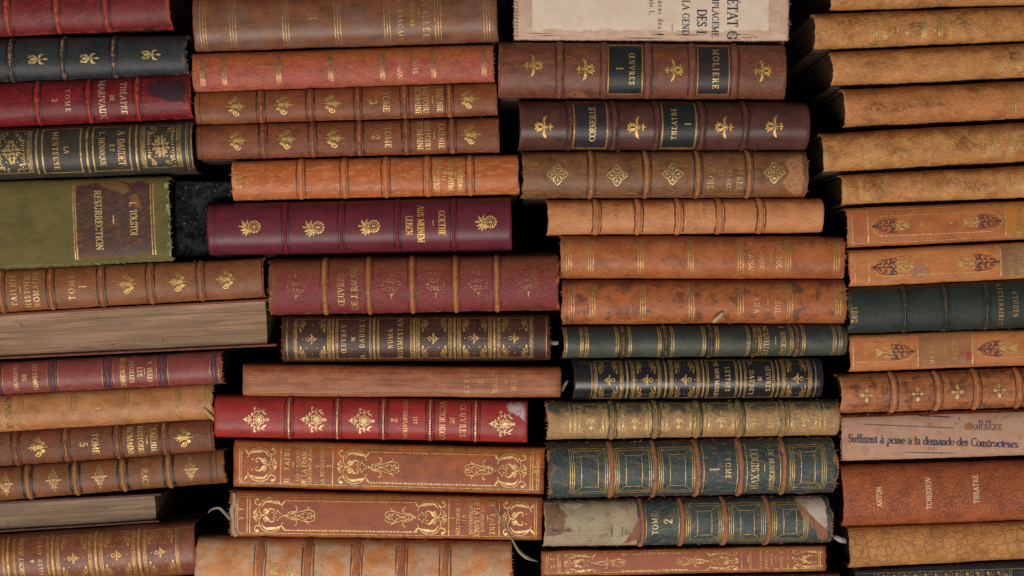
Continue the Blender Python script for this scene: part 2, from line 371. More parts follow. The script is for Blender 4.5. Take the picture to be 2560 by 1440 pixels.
def glyph(pen, ch, f, bold, thin):
    """f maps glyph coords to pen coords; strokes get widths as fractions of the cap height (pen already scaled)"""
    wd, prog = G[ch]
    for c in filter(None, prog.split(';')):
        a = c.split(); k = a[0]; v = [float(x) for x in a[1:]]
        if k == 'V': pen.line(f([(v[0], v[1]), (v[0], v[2])]), bold)
        elif k == 'v': pen.line(f([(v[0], v[1]), (v[0], v[2])]), thin)
        elif k == 'H': pen.line(f([(v[0], v[2]), (v[1], v[2])]), thin)
        elif k == 'T': pen.line(f([(v[0], v[1]), (v[2], v[3])]), bold)
        elif k == 't': pen.line(f([(v[0], v[1]), (v[2], v[3])]), thin * 1.1)
        elif k == 's': pen.line(f([(v[0] - .15, v[1]), (v[0] + .15, v[1])]), thin)
        elif k == 'D': pen.line(f([(v[0] - .07, v[1]), (v[0], v[1]), (v[0] + .07, v[1])]), [.05 * bold / .17, .15 * bold / .17, .05 * bold / .17])
        elif k == 'P':
            for q in range(3):
                cx, cy = .26 * math.cos(R(60 * q + 30)), .26 * math.sin(R(60 * q + 30))
                pen.line(f([(v[0] - cx, v[1] - cy), (v[0], v[1]), (v[0] + cx, v[1] + cy)]), [thin, bold, thin])
        elif k == 'A':
            an = np.linspace(v[4], v[5], max(6, int(abs(v[5] - v[4]) / 24)) + 1)
            pen.line(f([(v[0] + v[2] * math.cos(R(q)), v[1] + v[3] * math.sin(R(q))) for q in an]),
                     [thin + (bold - thin) * abs(math.cos(R(q))) ** 1.3 for q in an])
# ---------------------------------------------------------------- a book lying on its side, spine to the camera
BOOKS = []
def wx(px, y): return (px - 1280) * K * (D + y) / D
def wz(py, y): return (720 - py) * K * (D + y) / D

class Book:
    """Lft / Rgt = (x, y_top, y_bottom) of the spine where it can be read; x0, x1 = its two ends"""
    def __init__(s, label, Lft, Rgt, x0=None, x1=None, bulge=0.34, p=2.2, dep=0.0, mat=None, fray=0.7, gap=(0, 0),
                 cover=None, pages=(52, 36, 26), kind='book', depth=0.128, endr=1.2, wav=0.85, bow=0.0):
        s.dep = dep * MM; s.fray = fray; s.bow = bow * K; s.seed = len(BOOKS) * 13 + 5; s.mat = mat; s.gap = gap; s.label = label
        x0 = Lft[0] if x0 is None else x0; x1 = Rgt[0] if x1 is None else x1
        def edge(x, i): return Lft[i] + (Rgt[i] - Lft[i]) * (x - Lft[0]) / (Rgt[0] - Lft[0])
        y = s.dep
        A = [(wx(x, y), wz(edge(x, 1), y), wz(edge(x, 2), y)) for x in (x0, x1)]
        m0, m1 = (A[0][1] + A[0][2]) / 2, (A[1][1] + A[1][2]) / 2
        s.th = math.atan2(m1 - m0, A[1][0] - A[0][0]); c = math.cos(s.th)
        s.C = ((A[0][0] + A[1][0]) / 2, y, (m0 + m1) / 2)
        s.L = math.hypot(A[1][0] - A[0][0], m1 - m0)
        s.h0 = (A[0][1] - A[0][2]) * c / 2; s.h1 = (A[1][1] - A[1][2]) * c / 2
        s.b = bulge * (s.h0 + s.h1); s.p = p; s.endr = endr * MM; s.depth = depth
        ns = 400; s.wt = noise1(ns, 60, wav * K, s.seed) + noise1(ns, 14, wav * 0.35 * K, s.seed + 1)
        s.wb = noise1(ns, 60, wav * K, s.seed + 2) + noise1(ns, 14, wav * 0.35 * K, s.seed + 3)
        s.wy = noise1(ns, 45, 0.35 * MM, s.seed + 4)
        s.root = bpy.data.objects.new('book', None); COL.objects.link(s.root); s.root.empty_display_size = 0.02
        s.root.location = s.C; s.root.rotation_euler = (0, -s.th, 0)
        s.root['label'] = label; s.root['category'] = 'book'; s.root['group'] = 'old books stacked flat in columns'
        BOOKS.append(s)
        s.kscale = None
        if kind == 'book':
            s.build_spine()
        s.edge = edge; s.kind = kind; s.cover = cover; s.pages = pages; s.xr = (x0, x1)
    def H(s, S_): return s.h0 + (s.h1 - s.h0) * (np.asarray(S_) / s.L + 0.5)
    def P(s, S_, T_, off=0.0):
        """point on the spine surface for s along, t across (metres, local); off = lift along the normal"""
        S_ = np.asarray(S_, float); T_ = np.asarray(T_, float)
        def surf(a, t):
            i = np.clip((a / s.L + 0.5) * 399, 0, 399).astype(int)
            H = s.H(a); v = np.clip(t / H, -1, 1)
            pr = np.sqrt(np.maximum(0, 1 - np.abs(v) ** s.p))
            e = np.clip((s.L / 2 - np.abs(a)) / (s.endr * 2.2), 0, 1); e = 1 - np.sqrt(np.maximum(0, 1 - (1 - e) ** 2))
            z = t + np.where(v > 0, s.wt[i] * np.abs(v) ** 3, s.wb[i] * np.abs(v) ** 3)
            y = -s.b * pr + s.endr * e + s.wy[i] * pr
            return np.stack([a + s.bow * (pr - 0.5), y, z], -1)
        p = surf(S_, T_)
        if np.any(off):
            d = 2e-4
            Ht = s.H(S_)
            tt = np.clip(T_, -Ht * 0.985, Ht * 0.985)
            du = surf(S_ + d, tt) - surf(S_ - d, tt); dv = surf(S_, tt + d) - surf(S_, tt - d)
            du[..., 1] *= 0.5
            n = np.cross(du, dv); n /= np.linalg.norm(n, axis=-1, keepdims=True) + 1e-12
            n = np.where(n[..., 1:2] > 0, -n, n)
            p = p + n * (off if np.isscalar(off) else np.asarray(off)[..., None])
        return p
    def crest_y(s): return s.dep - s.b
    def S(s, px):
        """photo x at the middle of the spine -> s"""
        y = s.crest_y(); return (wx(px, y) - s.C[0]) / math.cos(s.th) - s.bow * 0.5
    def T(s, px, py):
        y = s.crest_y(); return (wz(py, y) - s.C[2]) * math.cos(s.th) - (wx(px, y) - s.C[0]) * math.sin(s.th)
    def build_spine(s):
        n, m = 240, 36
        ph = np.linspace(-math.pi / 2, math.pi / 2, m) * 0.985
        v = np.sin(ph) / math.sin(math.pi / 2 * 0.985)
        if s.p > 3: v = np.sign(v) * np.abs(v) ** 1.0
        u = np.linspace(-1, 1, n); u = np.sign(u) * (1 - (1 - np.abs(u)) ** 1.25)
        rough0 = noise1(m, 2.2, s.fray * .55 * K, s.seed + 7) + noise1(m, 7, s.fray * 1.1 * K, s.seed + 8)
        rough1 = noise1(m, 2.2, s.fray * .55 * K, s.seed + 9) + noise1(m, 7, s.fray * 1.1 * K, s.seed + 10)
        ed_t = noise1(n, 2.0, s.fray * 0.45 * K, s.seed + 11); ed_b = noise1(n, 2.0, s.fray * 0.45 * K, s.seed + 12)
        V, UV, MK = [], [], []
        SS = np.empty((n, m)); TT = np.empty((n, m))
        for j in range(m):
            a0 = -s.L / 2 + rough0[j]; a1 = s.L / 2 + rough1[j]
            SS[:, j] = a0 + (a1 - a0) * (u + 1) / 2
        TT = s.H(SS) * v[None, :]
        Pt = s.P(SS, TT)
        Pt[:, 0, 2] += ed_b; Pt[:, -1, 2] += ed_t
        # wrap the leather back over the joints and turn it in at the ends
        b1 = Pt[:, :1].copy(); b1[..., 1] += 2.5 * MM; b2 = Pt[:, :1].copy(); b2[..., 1] += 5 * MM; b2[..., 2] += 0.9 * MM
        t1 = Pt[:, -1:].copy(); t1[..., 1] += 2.5 * MM; t2 = Pt[:, -1:].copy(); t2[..., 1] += 5 * MM; t2[..., 2] -= 0.9 * MM
        Pt = np.concatenate([b2, b1, Pt, t1, t2], 1)
        SSx = np.concatenate([SS[:, :1]] * 2 + [SS] + [SS[:, -1:]] * 2, 1)
        vv = np.concatenate([[-1.15, -1.08], v, [1.08, 1.15]])
        l = Pt[:1].copy(); l[..., 1] += 2.2 * MM; l[..., 2] *= 0.96; l[..., 0] += 0.5 * MM
        r = Pt[-1:].copy(); r[..., 1] += 2.2 * MM; r[..., 2] *= 0.96; r[..., 0] -= 0.5 * MM
        Pt = np.concatenate([l, Pt, r], 0); SSx = np.concatenate([SSx[:1] - 2 * MM, SSx, SSx[-1:] + 2 * MM], 0)
        n2, m2 = Pt.shape[:2]
        Hs = s.H(SSx)
        dE = (s.L / 2 - np.abs(SSx)); dT = Hs * (1 - np.abs(vv))[None, :]
        msk = np.stack([np.clip(np.maximum(np.exp(-np.clip(dE, 0, 1) / (2.6 * MM)), 0.85 * np.exp(-np.clip(dT, 0, 1) / (1.0 * MM))), 0, 1),
                        np.clip(vv[None, :] * 0.5 + 0.5, 0, 1) * np.ones_like(SSx), SSx / s.L + 0.5], -1)
        uv = np.stack([SSx * 100, np.arcsin(np.clip(vv, -1, 1))[None, :] * Hs * 90], -1)
        idx = np.arange(n2 * m2).reshape(n2, m2)
        F = np.stack([idx[:-1, :-1], idx[1:, :-1], idx[1:, 1:], idx[:-1, 1:]], -1).reshape(-1, 4)
        s.spine = new_obj('spine', Pt.reshape(-1, 3), F, s.mat, s.root, uv=uv.reshape(-1, 2), msk=msk.reshape(-1, 3))
    def build_body(s, cover, pages):
        cov = cover or s.mat
        # page block with the rounded back
        v = np.sin(np.linspace(-1.5, 1.5, 15)); V = []; ends = []
        for sg, h in ((-1, s.h0), (1, s.h1)):
            x = sg * (s.L / 2 - 3.2 * MM); hh = h - 1.8 * MM
            pts = [(x, -s.b * 0.86 * math.sqrt(max(0, 1 - abs(q) ** s.p)) + 1.4 * MM, q * hh) for q in v]
            pts += [(x, s.depth - 4 * MM, hh), (x, s.depth - 4 * MM, -hh)]
            ends.append(len(V)); V += pts
        n = 17
        F = [tuple(range(n))[::-1], tuple(range(n, 2 * n))] + [(i, (i + 1) % n, n + (i + 1) % n, n + i) for i in range(n)]
        s.block = new_obj('page_block', V, F, page_mat('old_pages', pages), s.root, smooth=False)
        gt, gb = s.gap[0] * K / 2 - 0.15 * K, s.gap[1] * K / 2 - 0.15 * K
        gt, gb = max(0, gt), max(0, gb)
        th = 2.0 * MM
        x0, x1 = -s.L / 2 + 0.8 * MM, s.L / 2 - 0.8 * MM
        box('cover', x0, x1, 7 * MM, s.depth, (s.h0 + gt - th, s.h1 + gt - th), (s.h0 + gt, s.h1 + gt), cov, s.root)
        box('cover', x0, x1, 7 * MM, s.depth, (-s.h0 - gb, -s.h1 - gb), (-s.h0 - gb + th, -s.h1 - gb + th), cov, s.root)
    # ---- things laid on the spine. pen units are photo pixels, origin at the middle of the spine
    def flush(s, pen, name, mat, off=0.10):
        """one object per separate compartment, line pair or line of lettering"""
        if not pen.st: return None
        gap = {'gilt_tooling': 5, 'tooled_line': 4, 'gilt_lettering': 1.5, 'printed_lettering': 3}.get(name)
        if gap is None: return s.flush1(pen, name, mat, off)
        it = sorted(((float(Q[:, 0].min() - W.max() / 2), float(Q[:, 0].max() + W.max() / 2), i) for i, (Q, W) in enumerate(pen.st)))
        groups = []; hi = -1e9
        for a, b, i in it:
            if a > hi + gap: groups.append([])
            groups[-1].append(pen.st[i]); hi = max(hi, b)
        for g in groups:
            q = Pen(); q.st = g; o = s.flush1(q, name, mat, off)
        pen.st = []; return o
    def flush1(s, pen, name, mat, off=0.10):
        k = K * (D + s.crest_y()) / D
        V, F, UV = [], [], []; nb = 0
        for i, (Q, W) in enumerate(pen.st):
            if len(Q) < 2: continue
            A = Q * k; Wm = W * k * (0.88 if name in ('gilt_tooling', 'gilt_ornament') else 1.0)
            T_ = np.gradient(A, axis=0); L_ = np.linalg.norm(T_, axis=1, keepdims=True) + 1e-12; T_ = T_ / L_
            Nn = np.stack([-T_[:, 1], T_[:, 0]], 1)
            cols = 3 if W.max() > 6 else 2
            if W.max() > 14: cols = 5
            q = np.linspace(-0.5, 0.5, cols)
            G2 = A[:, None, :] + Nn[:, None, :] * (q[None, :, None] * Wm[:, None, None])
            lim = s.H(G2[..., 0]) * 0.992
            tt = np.clip(G2[..., 1], -lim, lim)
            ss = np.clip(G2[..., 0], -s.L / 2 + 0.3 * MM, s.L / 2 - 0.3 * MM)
            pts = s.P(ss, tt, (off + (i % 9) * 0.006) * MM)
            n_, m_ = pts.shape[:2]
            idx = nb + np.arange(n_ * m_).reshape(n_, m_); nb += n_ * m_
            F.append(np.stack([idx[:-1, :-1], idx[1:, :-1], idx[1:, 1:], idx[:-1, 1:]], -1).reshape(-1, 4))
            V.append(pts.reshape(-1, 3)); UV.append(np.stack([ss * 100 + i * 0.013, tt * 100], -1).reshape(-1, 2))
        if not V: return None
        pen.st = []
        o = new_obj(name, np.vstack(V), np.vstack(F), mat, s.root, uv=np.vstack(UV))
        return o
    def X(s, px): return s.S(px) / (K * (D + s.crest_y()) / D)      # photo x -> pen x
    def HP(s, px=None):                                              # half height in pen px
        a = s.S(px) if px is not None else 0.0
        return float(s.H(a)) / (K * (D + s.crest_y()) / D)
    def band(s, px, w=14, h=1.0, mat=None, v=0.985):
        """a raised band: a low rounded ridge across the spine, with the leather over it rubbed"""
        k = K * (D + s.crest_y()) / D; c = s.S(px); n, m = 9, 30
        q = np.linspace(-1, 1, n); ph = np.sin(np.linspace(-math.pi / 2, math.pi / 2, m)) * v
        jr_ = 1.0 if s.fray < 2 else 2.2
        jit = noise1(m, 3, 0.5 * K * jr_, s.seed + int(px)); jw = 1 + noise1(m, 2.5, 0.12 * jr_, s.seed + int(px) + 3)
        SS = c + (q[:, None] * w / 2 * k) * jw[None, :] + jit[None, :]
        TT = s.H(SS) * ph[None, :]
        lift = (1.2 * h * np.sqrt(np.maximum(0, 1 - q ** 2)) - 0.12)[:, None] * np.ones((1, m))
        pts = s.P(SS, TT, lift * MM)
        idx = np.arange(n * m).reshape(n, m)
        F = np.stack([idx[:-1, :-1], idx[1:, :-1], idx[1:, 1:], idx[:-1, 1:]], -1).reshape(-1, 4)
        mk = np.stack([0.75 * (1 - np.abs(q))[:, None] * np.ones((1, m)), np.ones((n, 1)) * (ph * .5 + .5)[None, :], np.ones((n, m)) * .5], -1)
        return new_obj('raised_band', pts.reshape(-1, 3), F, mat or s.mat, s.root,
                       uv=np.stack([SS * 100, TT * 100], -1).reshape(-1, 2), msk=mk.reshape(-1, 3))
    def bands(s, xs, w=14, h=1.0, mat=None, tool=(45, 26, 18), tw=4.5, td=4.0, worn=0.15):
        for x in xs: s.band(x, w, h, mat)
        if tool:
            pen = Pen()
            for x in xs:
                X = s.X(x); H = s.HP(x) * 0.97
                for sg in (-1, 1):
                    y = np.linspace(-H, H, 22); jx = noise1(22, 3, 0.9, s.seed + int(x) + sg)
                    pen.at(0, 0).line(np.stack([X + sg * (w / 2 + td) + jx, y], 1), tw * (1 + noise1(22, 3, 0.35, s.seed + int(x) + 5 * sg)))
            s.flush(pen, 'tooled_line', plain('tooled_line', tool, 0.5, worn), 0.06)
    def rules(s, xs, w=2.2, v=0.97, pen=None, jit=0.25):
        pen = pen or Pen(); pen.at(0, 0)
        for x in xs:
            X = s.X(x); H = s.HP(x) * v
            y = np.linspace(-H, H, 24); pen.line(np.stack([X + noise1(24, 4, jit, s.seed + int(x * 3)), y], 1), w)
        return pen
    def triple(s, xs, d=7, w=2.2, n=3, v=0.9, pen=None):
        pen = pen or Pen()
        for x in xs: s.rules([x + (i - (n - 1) / 2) * d for i in range(n)], w, v, pen)
        return pen
    def text(s, txt, px, f=0.6, ch=18, o='d', c=0.0, pen=None, bold=.185, thin=.09, y=None):
        """txt along a line centred on photo x; f = share of the spine's height it fills; o = reading direction"""
        pen = pen or Pen(); adv = [G[q][0] for q in txt]; nat = sum(adv)
        H = s.HP(px); span = 2 * H * f if o != 'h' else f
        wd = 1.0
        if nat * ch > span: wd = span / (nat * ch); extra = 0
        else: extra = (span - nat * ch) / max(1, len(txt) - 1) / ch
        X = s.X(px); mid = c * H
        tot = (nat * wd + extra * (len(txt) - 1)) * ch
        if o == 'd': pen.at(X - ch / 2, mid + tot / 2, ch, ch, -90)
        elif o == 'u': pen.at(X + ch / 2, mid - tot / 2, ch, ch, 90)
        else:
            t0 = s.T(px, y) / (K * (D + s.crest_y()) / D); pen.at(X, t0, ch, ch, math.degrees(0))
        gx = 0
        for q, a in zip(txt, adv):
            dx = gx
            glyph(pen, q, (lambda P_, dx=dx: [(dx + x_ * wd, y_) for x_, y_ in P_]), bold * (0.6 + 0.4 * wd), thin)
            gx += a * wd + extra
        return pen
    def frame(s, x0, x1, v=0.86, w=1.8, pen=None, lines=1, d=4, sides=True):
        pen = pen or Pen(); pen.at(0, 0)
        for i in range(lines):
            a, b = s.X(x0) + i * d, s.X(x1) - i * d; h = s.HP((x0 + x1) / 2) * v - i * d * 0.8
            pen.line([(a, h), (b, h)], w); pen.line([(a, -h), (b, -h)], w)
            if sides: pen.line([(a, -h), (a, h)], w); pen.line([(b, -h), (b, h)], w)
        return pen
    def patch(s, name, x0, x1, v0, v1, mat, off=0.07, ragged=0.0, n=None):
        """a pasted piece covering a rectangle of the spine"""
        n = n or max(8, int((x1 - x0) / 6)); m = 22
        a0, a1 = s.S(x0), s.S(x1)
        u = np.linspace(0, 1, n); q = np.linspace(v0, v1, m)
        r0 = noise1(m, 3, ragged * K, s.seed + 21); r1 = noise1(m, 3, ragged * K, s.seed + 22)
        SS = np.stack([a0 + r0[j] + (a1 + r1[j] - a0 - r0[j]) * u for j in range(m)], 1)
        rt = noise1(n, 3, ragged * 0.015, s.seed + 23); rb = noise1(n, 3, ragged * 0.015, s.seed + 24)
        qq = q[None, :] + rt[:, None] * ((q[None, :] - v0) / (v1 - v0)) + rb[:, None] * ((v1 - q[None, :]) / (v1 - v0))
        qq = np.clip(qq, -.99, .99); TT = s.H(SS) * qq
        pts = s.P(SS, TT, off * MM); idx = np.arange(n * m).reshape(n, m)
        F = np.stack([idx[:-1, :-1], idx[1:, :-1], idx[1:, 1:], idx[:-1, 1:]], -1).reshape(-1, 4)
        dx = np.minimum(u, 1 - u)[:, None] * (a1 - a0) * np.ones((1, m)); dq = np.minimum(q - v0, v1 - q)[None, :] * s.H(SS)
        e = np.exp(-np.minimum(dx, dq) / (0.9 * MM))
        mk = np.stack([e, qq * .5 + .5, np.ones_like(e) * .5], -1)
        return new_obj(name, pts.reshape(-1, 3), F, mat, s.root, uv=np.stack([SS * 100, TT * 100], -1).reshape(-1, 2), msk=mk.reshape(-1, 3))
    def blob(s, name, pts_px, mat, off=0.09, ragged=1.5, rings=10, soft=6.0):
        """irregular patch: a star-shaped outline given as photo points"""
        k = K * (D + s.crest_y()) / D
        Pp = np.array([(s.S(x), s.T(x, y)) for x, y in pts_px]); Pp = np.vstack([Pp, Pp[:1]])
        out = []
        for i in range(len(Pp) - 1):
            d = np.hypot(*(Pp[i + 1] - Pp[i])); q = max(2, int(d / (2.2 * K)))
            for j in range(q): out.append(Pp[i] + (Pp[i + 1] - Pp[i]) * j / q)
        out = np.array(out); c = out.mean(0); n = len(out)
        jr = 1 + noise1(n, 2, ragged * K / 0.012, s.seed + 31)[:, None]; jr[0] = jr[-1]
        out = c + (out - c) * jr
        V = [c[None, :]] + [c + (out - c) * (i / rings) for i in range(1, rings + 1)]
        A = np.vstack(V); lim = s.H(A[:, 0]) * 0.992
        A[:, 1] = np.clip(A[:, 1], -lim, lim); A[:, 0] = np.clip(A[:, 0], -s.L / 2 + 0.2 * MM, s.L / 2 - 0.2 * MM)
        pts = s.P(A[:, 0], A[:, 1], off * MM)
        F = [(0, 1 + i, 1 + (i + 1) % n) for i in range(n)]
        for q in range(rings - 1):
            b = 1 + q * n
            F += [(b + i, b + n + i, b + n + (i + 1) % n, b + (i + 1) % n) for i in range(n)]
        e = np.concatenate([[0]] + [np.full(n, math.exp(-(1 - i / rings) * soft)) for i in range(1, rings + 1)])
        mk = np.stack([e, e * 0 + .5, e * 0 + .5], -1)
        return new_obj(name, pts, F, mat, s.root, uv=A * 100, msk=mk)
    def fibres(s, n=18, col=(150, 105, 70), where=('l', 'r', 't', 'b'), ln=7):
        """loose threads of leather and cloth sticking out at the worn ends"""
        rg = random.Random(s.seed); V, F = [], []
        for i in range(n):
            k_ = rg.choice(where)
            if k_ in 'lr':
                sg = -1 if k_ == 'l' else 1; a = sg * (s.L / 2 - 0.3 * MM); t = float(s.H(a)) * rg.uniform(-.97, .97); d = np.array([sg, 0, rg.uniform(-.9, .9)])
            else:
                sg = 1 if k_ == 't' else -1; a = rg.uniform(-.5, .5) * s.L; t = sg * float(s.H(a)) * 0.985; d = np.array([rg.uniform(-1.6, 1.6), 0, sg * .45])
            p = s.P(np.array([a]), np.array([t]))[0]; p = p + np.array([0, -0.1 * MM, 0]); l = rg.uniform(.3, 1) * ln * K; w = rg.uniform(.35, .9) * K
            pr = np.array([-d[2], 0, d[0]]) / np.linalg.norm(d); kk = rg.uniform(-.5, .5); b = len(V)
            for j in range(4):
                q = p + d * l * j / 3 + pr * kk * l * (j / 3) ** 2 + np.array([0, -0.25 * MM * j, 0]); ww = w * (1 - j / 3.6)
                V += [q - pr * ww, q + pr * ww]
            F += [(b + 2 * j, b + 2 * j + 2, b + 2 * j + 3, b + 2 * j + 1) for j in range(3)]
        return new_obj('frayed_fringe', V, F, plain('frayed_fringe', col, 0.9), s.root, uv=[(v[0] * 100, v[2] * 100) for v in V])

def fore_edge_book(label, Lft, Rgt, x0, x1, base, cov, dep=0, lip=3.0, lower_over=0, upper_over=0):
    """a book turned the other way round: the edge of its pages faces the camera between two boards"""
    b = Book(label, Lft, Rgt, x0, x1, bulge=0.0, dep=dep, kind='fore', mat=None)
    th = 1.6 * MM; n, m = 60, 14
    u = np.linspace(-1, 1, n); v = np.linspace(-1, 1, m)
    SS = np.outer(u, np.ones(m)) * (b.L / 2 - 3 * MM) + noise1(m, 2, 0.5 * K, b.seed)[None, :] * (np.abs(u)[:, None] ** 8)
    HH = b.h0 + (b.h1 - b.h0) * (SS / b.L + .5) - th - 0.1 * MM
    Y = 1.5 * MM + 2.2 * MM * (1 - v[None, :] ** 2) * np.ones((n, 1)) + noise1(n, 12, 0.3 * MM, b.seed + 1)[:, None]
    front = np.stack([SS, Y, HH * v[None, :]], -1); back = front.copy(); back[..., 1] = b.depth - 6 * MM
    Pt = np.concatenate([back[:, :1], front, back[:, -1:]], 1); Pt = np.concatenate([np.concatenate([back[:1, :1], back[:1], back[:1, -1:]], 1), Pt, np.concatenate([back[-1:, :1], back[-1:], back[-1:, -1:]], 1)], 0)
    a, c = Pt.shape[:2]; idx = np.arange(a * c).reshape(a, c)
    F = np.stack([idx[:-1, :-1], idx[1:, :-1], idx[1:, 1:], idx[:-1, 1:]], -1).reshape(-1, 4)
    new_obj('page_block', Pt.reshape(-1, 3), F, page_mat('page_edges', base, front=True), b.root, smooth=False)
    ou, ol = upper_over * K, lower_over * K
    box('cover', -b.L / 2, b.L / 2 + ou, -0.5 * MM, b.depth, (b.h0 - th, b.h1 - th), (b.h0, b.h1), cov, b.root)
    box('cover', -b.L / 2, b.L / 2 + ol, -0.5 * MM, b.depth, (-b.h0, -b.h1), (-b.h0 + th, -b.h1 + th), cov, b.root)
    # the spine, at the back
    q = np.linspace(-1, 1, 12); V = []
    for sg, h in ((-1, b.h0), (1, b.h1)):
        V += [(sg * b.L / 2, b.depth - 1 * MM + 6 * MM * math.sqrt(max(0, 1 - t * t)), t * h) for t in q]
    F = [(i, i + 1, 13 + i, 12 + i) for i in range(11)]
    new_obj('spine', V, F, cov, b.root, uv=[(v_[0] * 100, v_[2] * 100) for v_ in V], msk=[(0, .5, .5)] * 24)
    return b

# ---------------------------------------------------------------- gilt ornaments (pen px, drawn around the pen's origin)
def o_tulip(p):
    p.leaf(-17, 0, 3, 0, 9).curve([(-16, 8), (-8, 8), (2, 1)], [1.5, 6, 2]).curve([(-16, -8), (-8, -8), (2, -1)], [1.5, 6, 2])
    for y in (9, 4, -4, -9): p.line([(-14, y * .8), (-21, y * 1.1)], 1.8)
    for y in (11, -11): p.dot(-20, y * .55, 1.8)
    p.line([(0, 0), (26, 0)], 2.4, 'end').leaf(4, 0, 17, 12, 7, .25).leaf(4, 0, 17, -12, 7, -.25).leaf(14, 0, 27, 0, 6)
def o_fleuron(p):
    p.line([(-25, 0), (-8, 0)], [1, 3.5]).line([(4, 0), (26, 0)], [5, 1.2])
    for s_ in (1, -1):
        p.spiral(0, 16 * s_, 2, 8, 90 * s_, 1.25 * -s_, 2.2, 2.4)
        p.spiral(-14, 10 * s_, 1.5, 5, 60 * s_, 1.0 * s_, 2.2, 2.4)
        p.curve([(-10, 2 * s_), (-9, 7 * s_), (-13, 13 * s_)], 2.2)
        for q in (3, 6.5, 10): p.curve([(-8, q * .35 * s_), (4, q * .55 * s_), (12, q * s_ * 1.05)], 1.5)
        p.curve([(-4, 8 * s_), (-7, 16 * s_), (-2, 23 * s_)], 1.8)
        p.leaf(4, 1 * s_, 15, 5 * s_, 3.2).dot(16, 5 * s_, 1.6)
    p.leaf(-13, 0, 4, 0, 6).leaf(6, 0, 20, 0, 5)
def o_daisy(p):
    p.ring(13, 1, 14.5, 2.2).dot(13, 1, 4.2)
    for i in range(12):
        a = i * 30; c, s_ = math.cos(R(a)), math.sin(R(a)); p.line([(13 + 6 * c, 1 + 6 * s_), (13 + 13 * c, 1 + 13 * s_)], [1.2, 3.6])
        p.dot(13 + 14.6 * c, 1 + 14.6 * s_, 2.1)
    p.curve([(0, 0), (-9, 2), (-25, 1)], 2.4)
    for x0, y0, x1, y1, w_ in ((-6, 2, -17, 19, 8), (-4, 5, -2, 20, 6), (-10, 2, -26, 5, 6), (-6, -1, -22, -8, 8), (-5, -2, -10, -22, 8), (-3, -4, 1, -20, 5), (-9, -8, -18, -17, 5)):
        p.leaf(x0, y0, x1, y1, w_, .12)
def o_iris(p):
    p.leaf(2, 2, 20, 6, 8, .15).leaf(2, -2, 20, -6, 8, -.15).ring(10, 0, 8, 3.4, 4.6)
    p.line([(17, 0), (23, 0)], 5).leaf(15, 7, 19, 14, 4).leaf(15, -7, 19, -14, 4).leaf(18, 3, 25, 7, 4).leaf(18, -3, 25, -7, 4)
    for s_ in (1, -1):
        p.curve([(-2, 3 * s_), (1, 13 * s_), (-1, 21 * s_), (-6, 28 * s_)], [2.5, 7, 7.5, 1], n=5)
        p.leaf(-14, 1 * s_, -16, 10 * s_, 5)
    p.line([(5, 0), (-14, 0)], 2.4).leaf(-10, 0, -23, 0, 6).curve([(3, 3), (-4, 1), (-8, 6)], 2).curve([(3, -3), (-4, -1), (-8, -6)], 2)
def o_quatrefoil(p):
    for a in (0, 90, 180, 270):
        c, s_ = math.cos(R(a)), math.sin(R(a))
        def q(x, y): return (x * c - y * s_, x * s_ + y * c)
        P_ = [q(*t) for t in ((5, 5), (9, 10), (15, 10), (19, 7), (26, 0), (19, -7), (15, -10), (9, -10), (5, -5))]
        p.curve(P_, 2.6, n=3).dot(*q(14, 0), 3.0)
        p.line([q(6, 0), q(20, 0)], 1.3).dot(*q(15, 4.5), 1.6).dot(*q(15, -4.5), 1.6)
    p.dot(0, 0, 2.6).ring(0, 0, 5.5, 1.3)
def o_lace(p, rx=26, ry=34, n=60, seed=1, w=1.3):
    rg = random.Random(seed)
    for i in range(n // 4):
        for _ in range(40):
            x, y = rg.uniform(0, 1), rg.uniform(0, 1)
            if x + y < 1: break
        x *= rx; y *= ry; a = rg.uniform(0, 6.3); l = rg.uniform(2, 5); dx, dy = math.cos(a) * l, math.sin(a) * l
        for sx in (1, -1):
            for sy in (1, -1):
                p.curve([(sx * x, sy * y), (sx * (x + dx * .6), sy * (y + dy)), (sx * (x + dx), sy * (y + dy * .3))], w)
    p.leaf(0, -ry, 0, -ry * .5, 4).leaf(0, ry * .5, 0, ry, 4).leaf(rx * .6, 0, rx, 0, 4).leaf(-rx, 0, -rx * .6, 0, 4)
def o_sprig(p):
    p.ring(-11, 0, 4.2, 2.4).line([(-7, 0), (15, 0)], [2.4, 1])
    for s_ in (1, -1): p.leaf(-2, 0, -1, 12 * s_, 5).leaf(5, 0, 1, 8 * s_, 3).leaf(9, 0, 4, 6 * s_, 2.5).dot(-2, 11 * s_, 2.4)
def o_corner(p, sx, sy, k=1.0):
    """scroll growing out of a panel corner; drawn for the corner at the origin, panel towards +x +y before the flips"""
    def q(x, y): return (x * sx * k, y * sy * k)
    for (x, y, r) in ((7, 6, 3.6), (14, 5, 3.2), (6, 20, 4.2)):
        p.ring(*q(x, y), r * k, 1.3); p.dot(*q(x, y), 1.2 * k)
    p.curve([q(3, 12), q(8, 14), q(14, 11), q(21, 10)], 1.6).curve([q(3, 16), q(10, 17), q(16, 18)], 1.6)
    p.curve([q(9, 15), q(13, 20), q(14, 26)], 1.6).curve([q(9, 12), q(15, 14), q(20, 15)], 1.4).leaf(*q(6, 26), *q(5, 36), 6 * k)
    p.curve([q(2, 14), q(2, 22), q(5, 28)], 1.4)
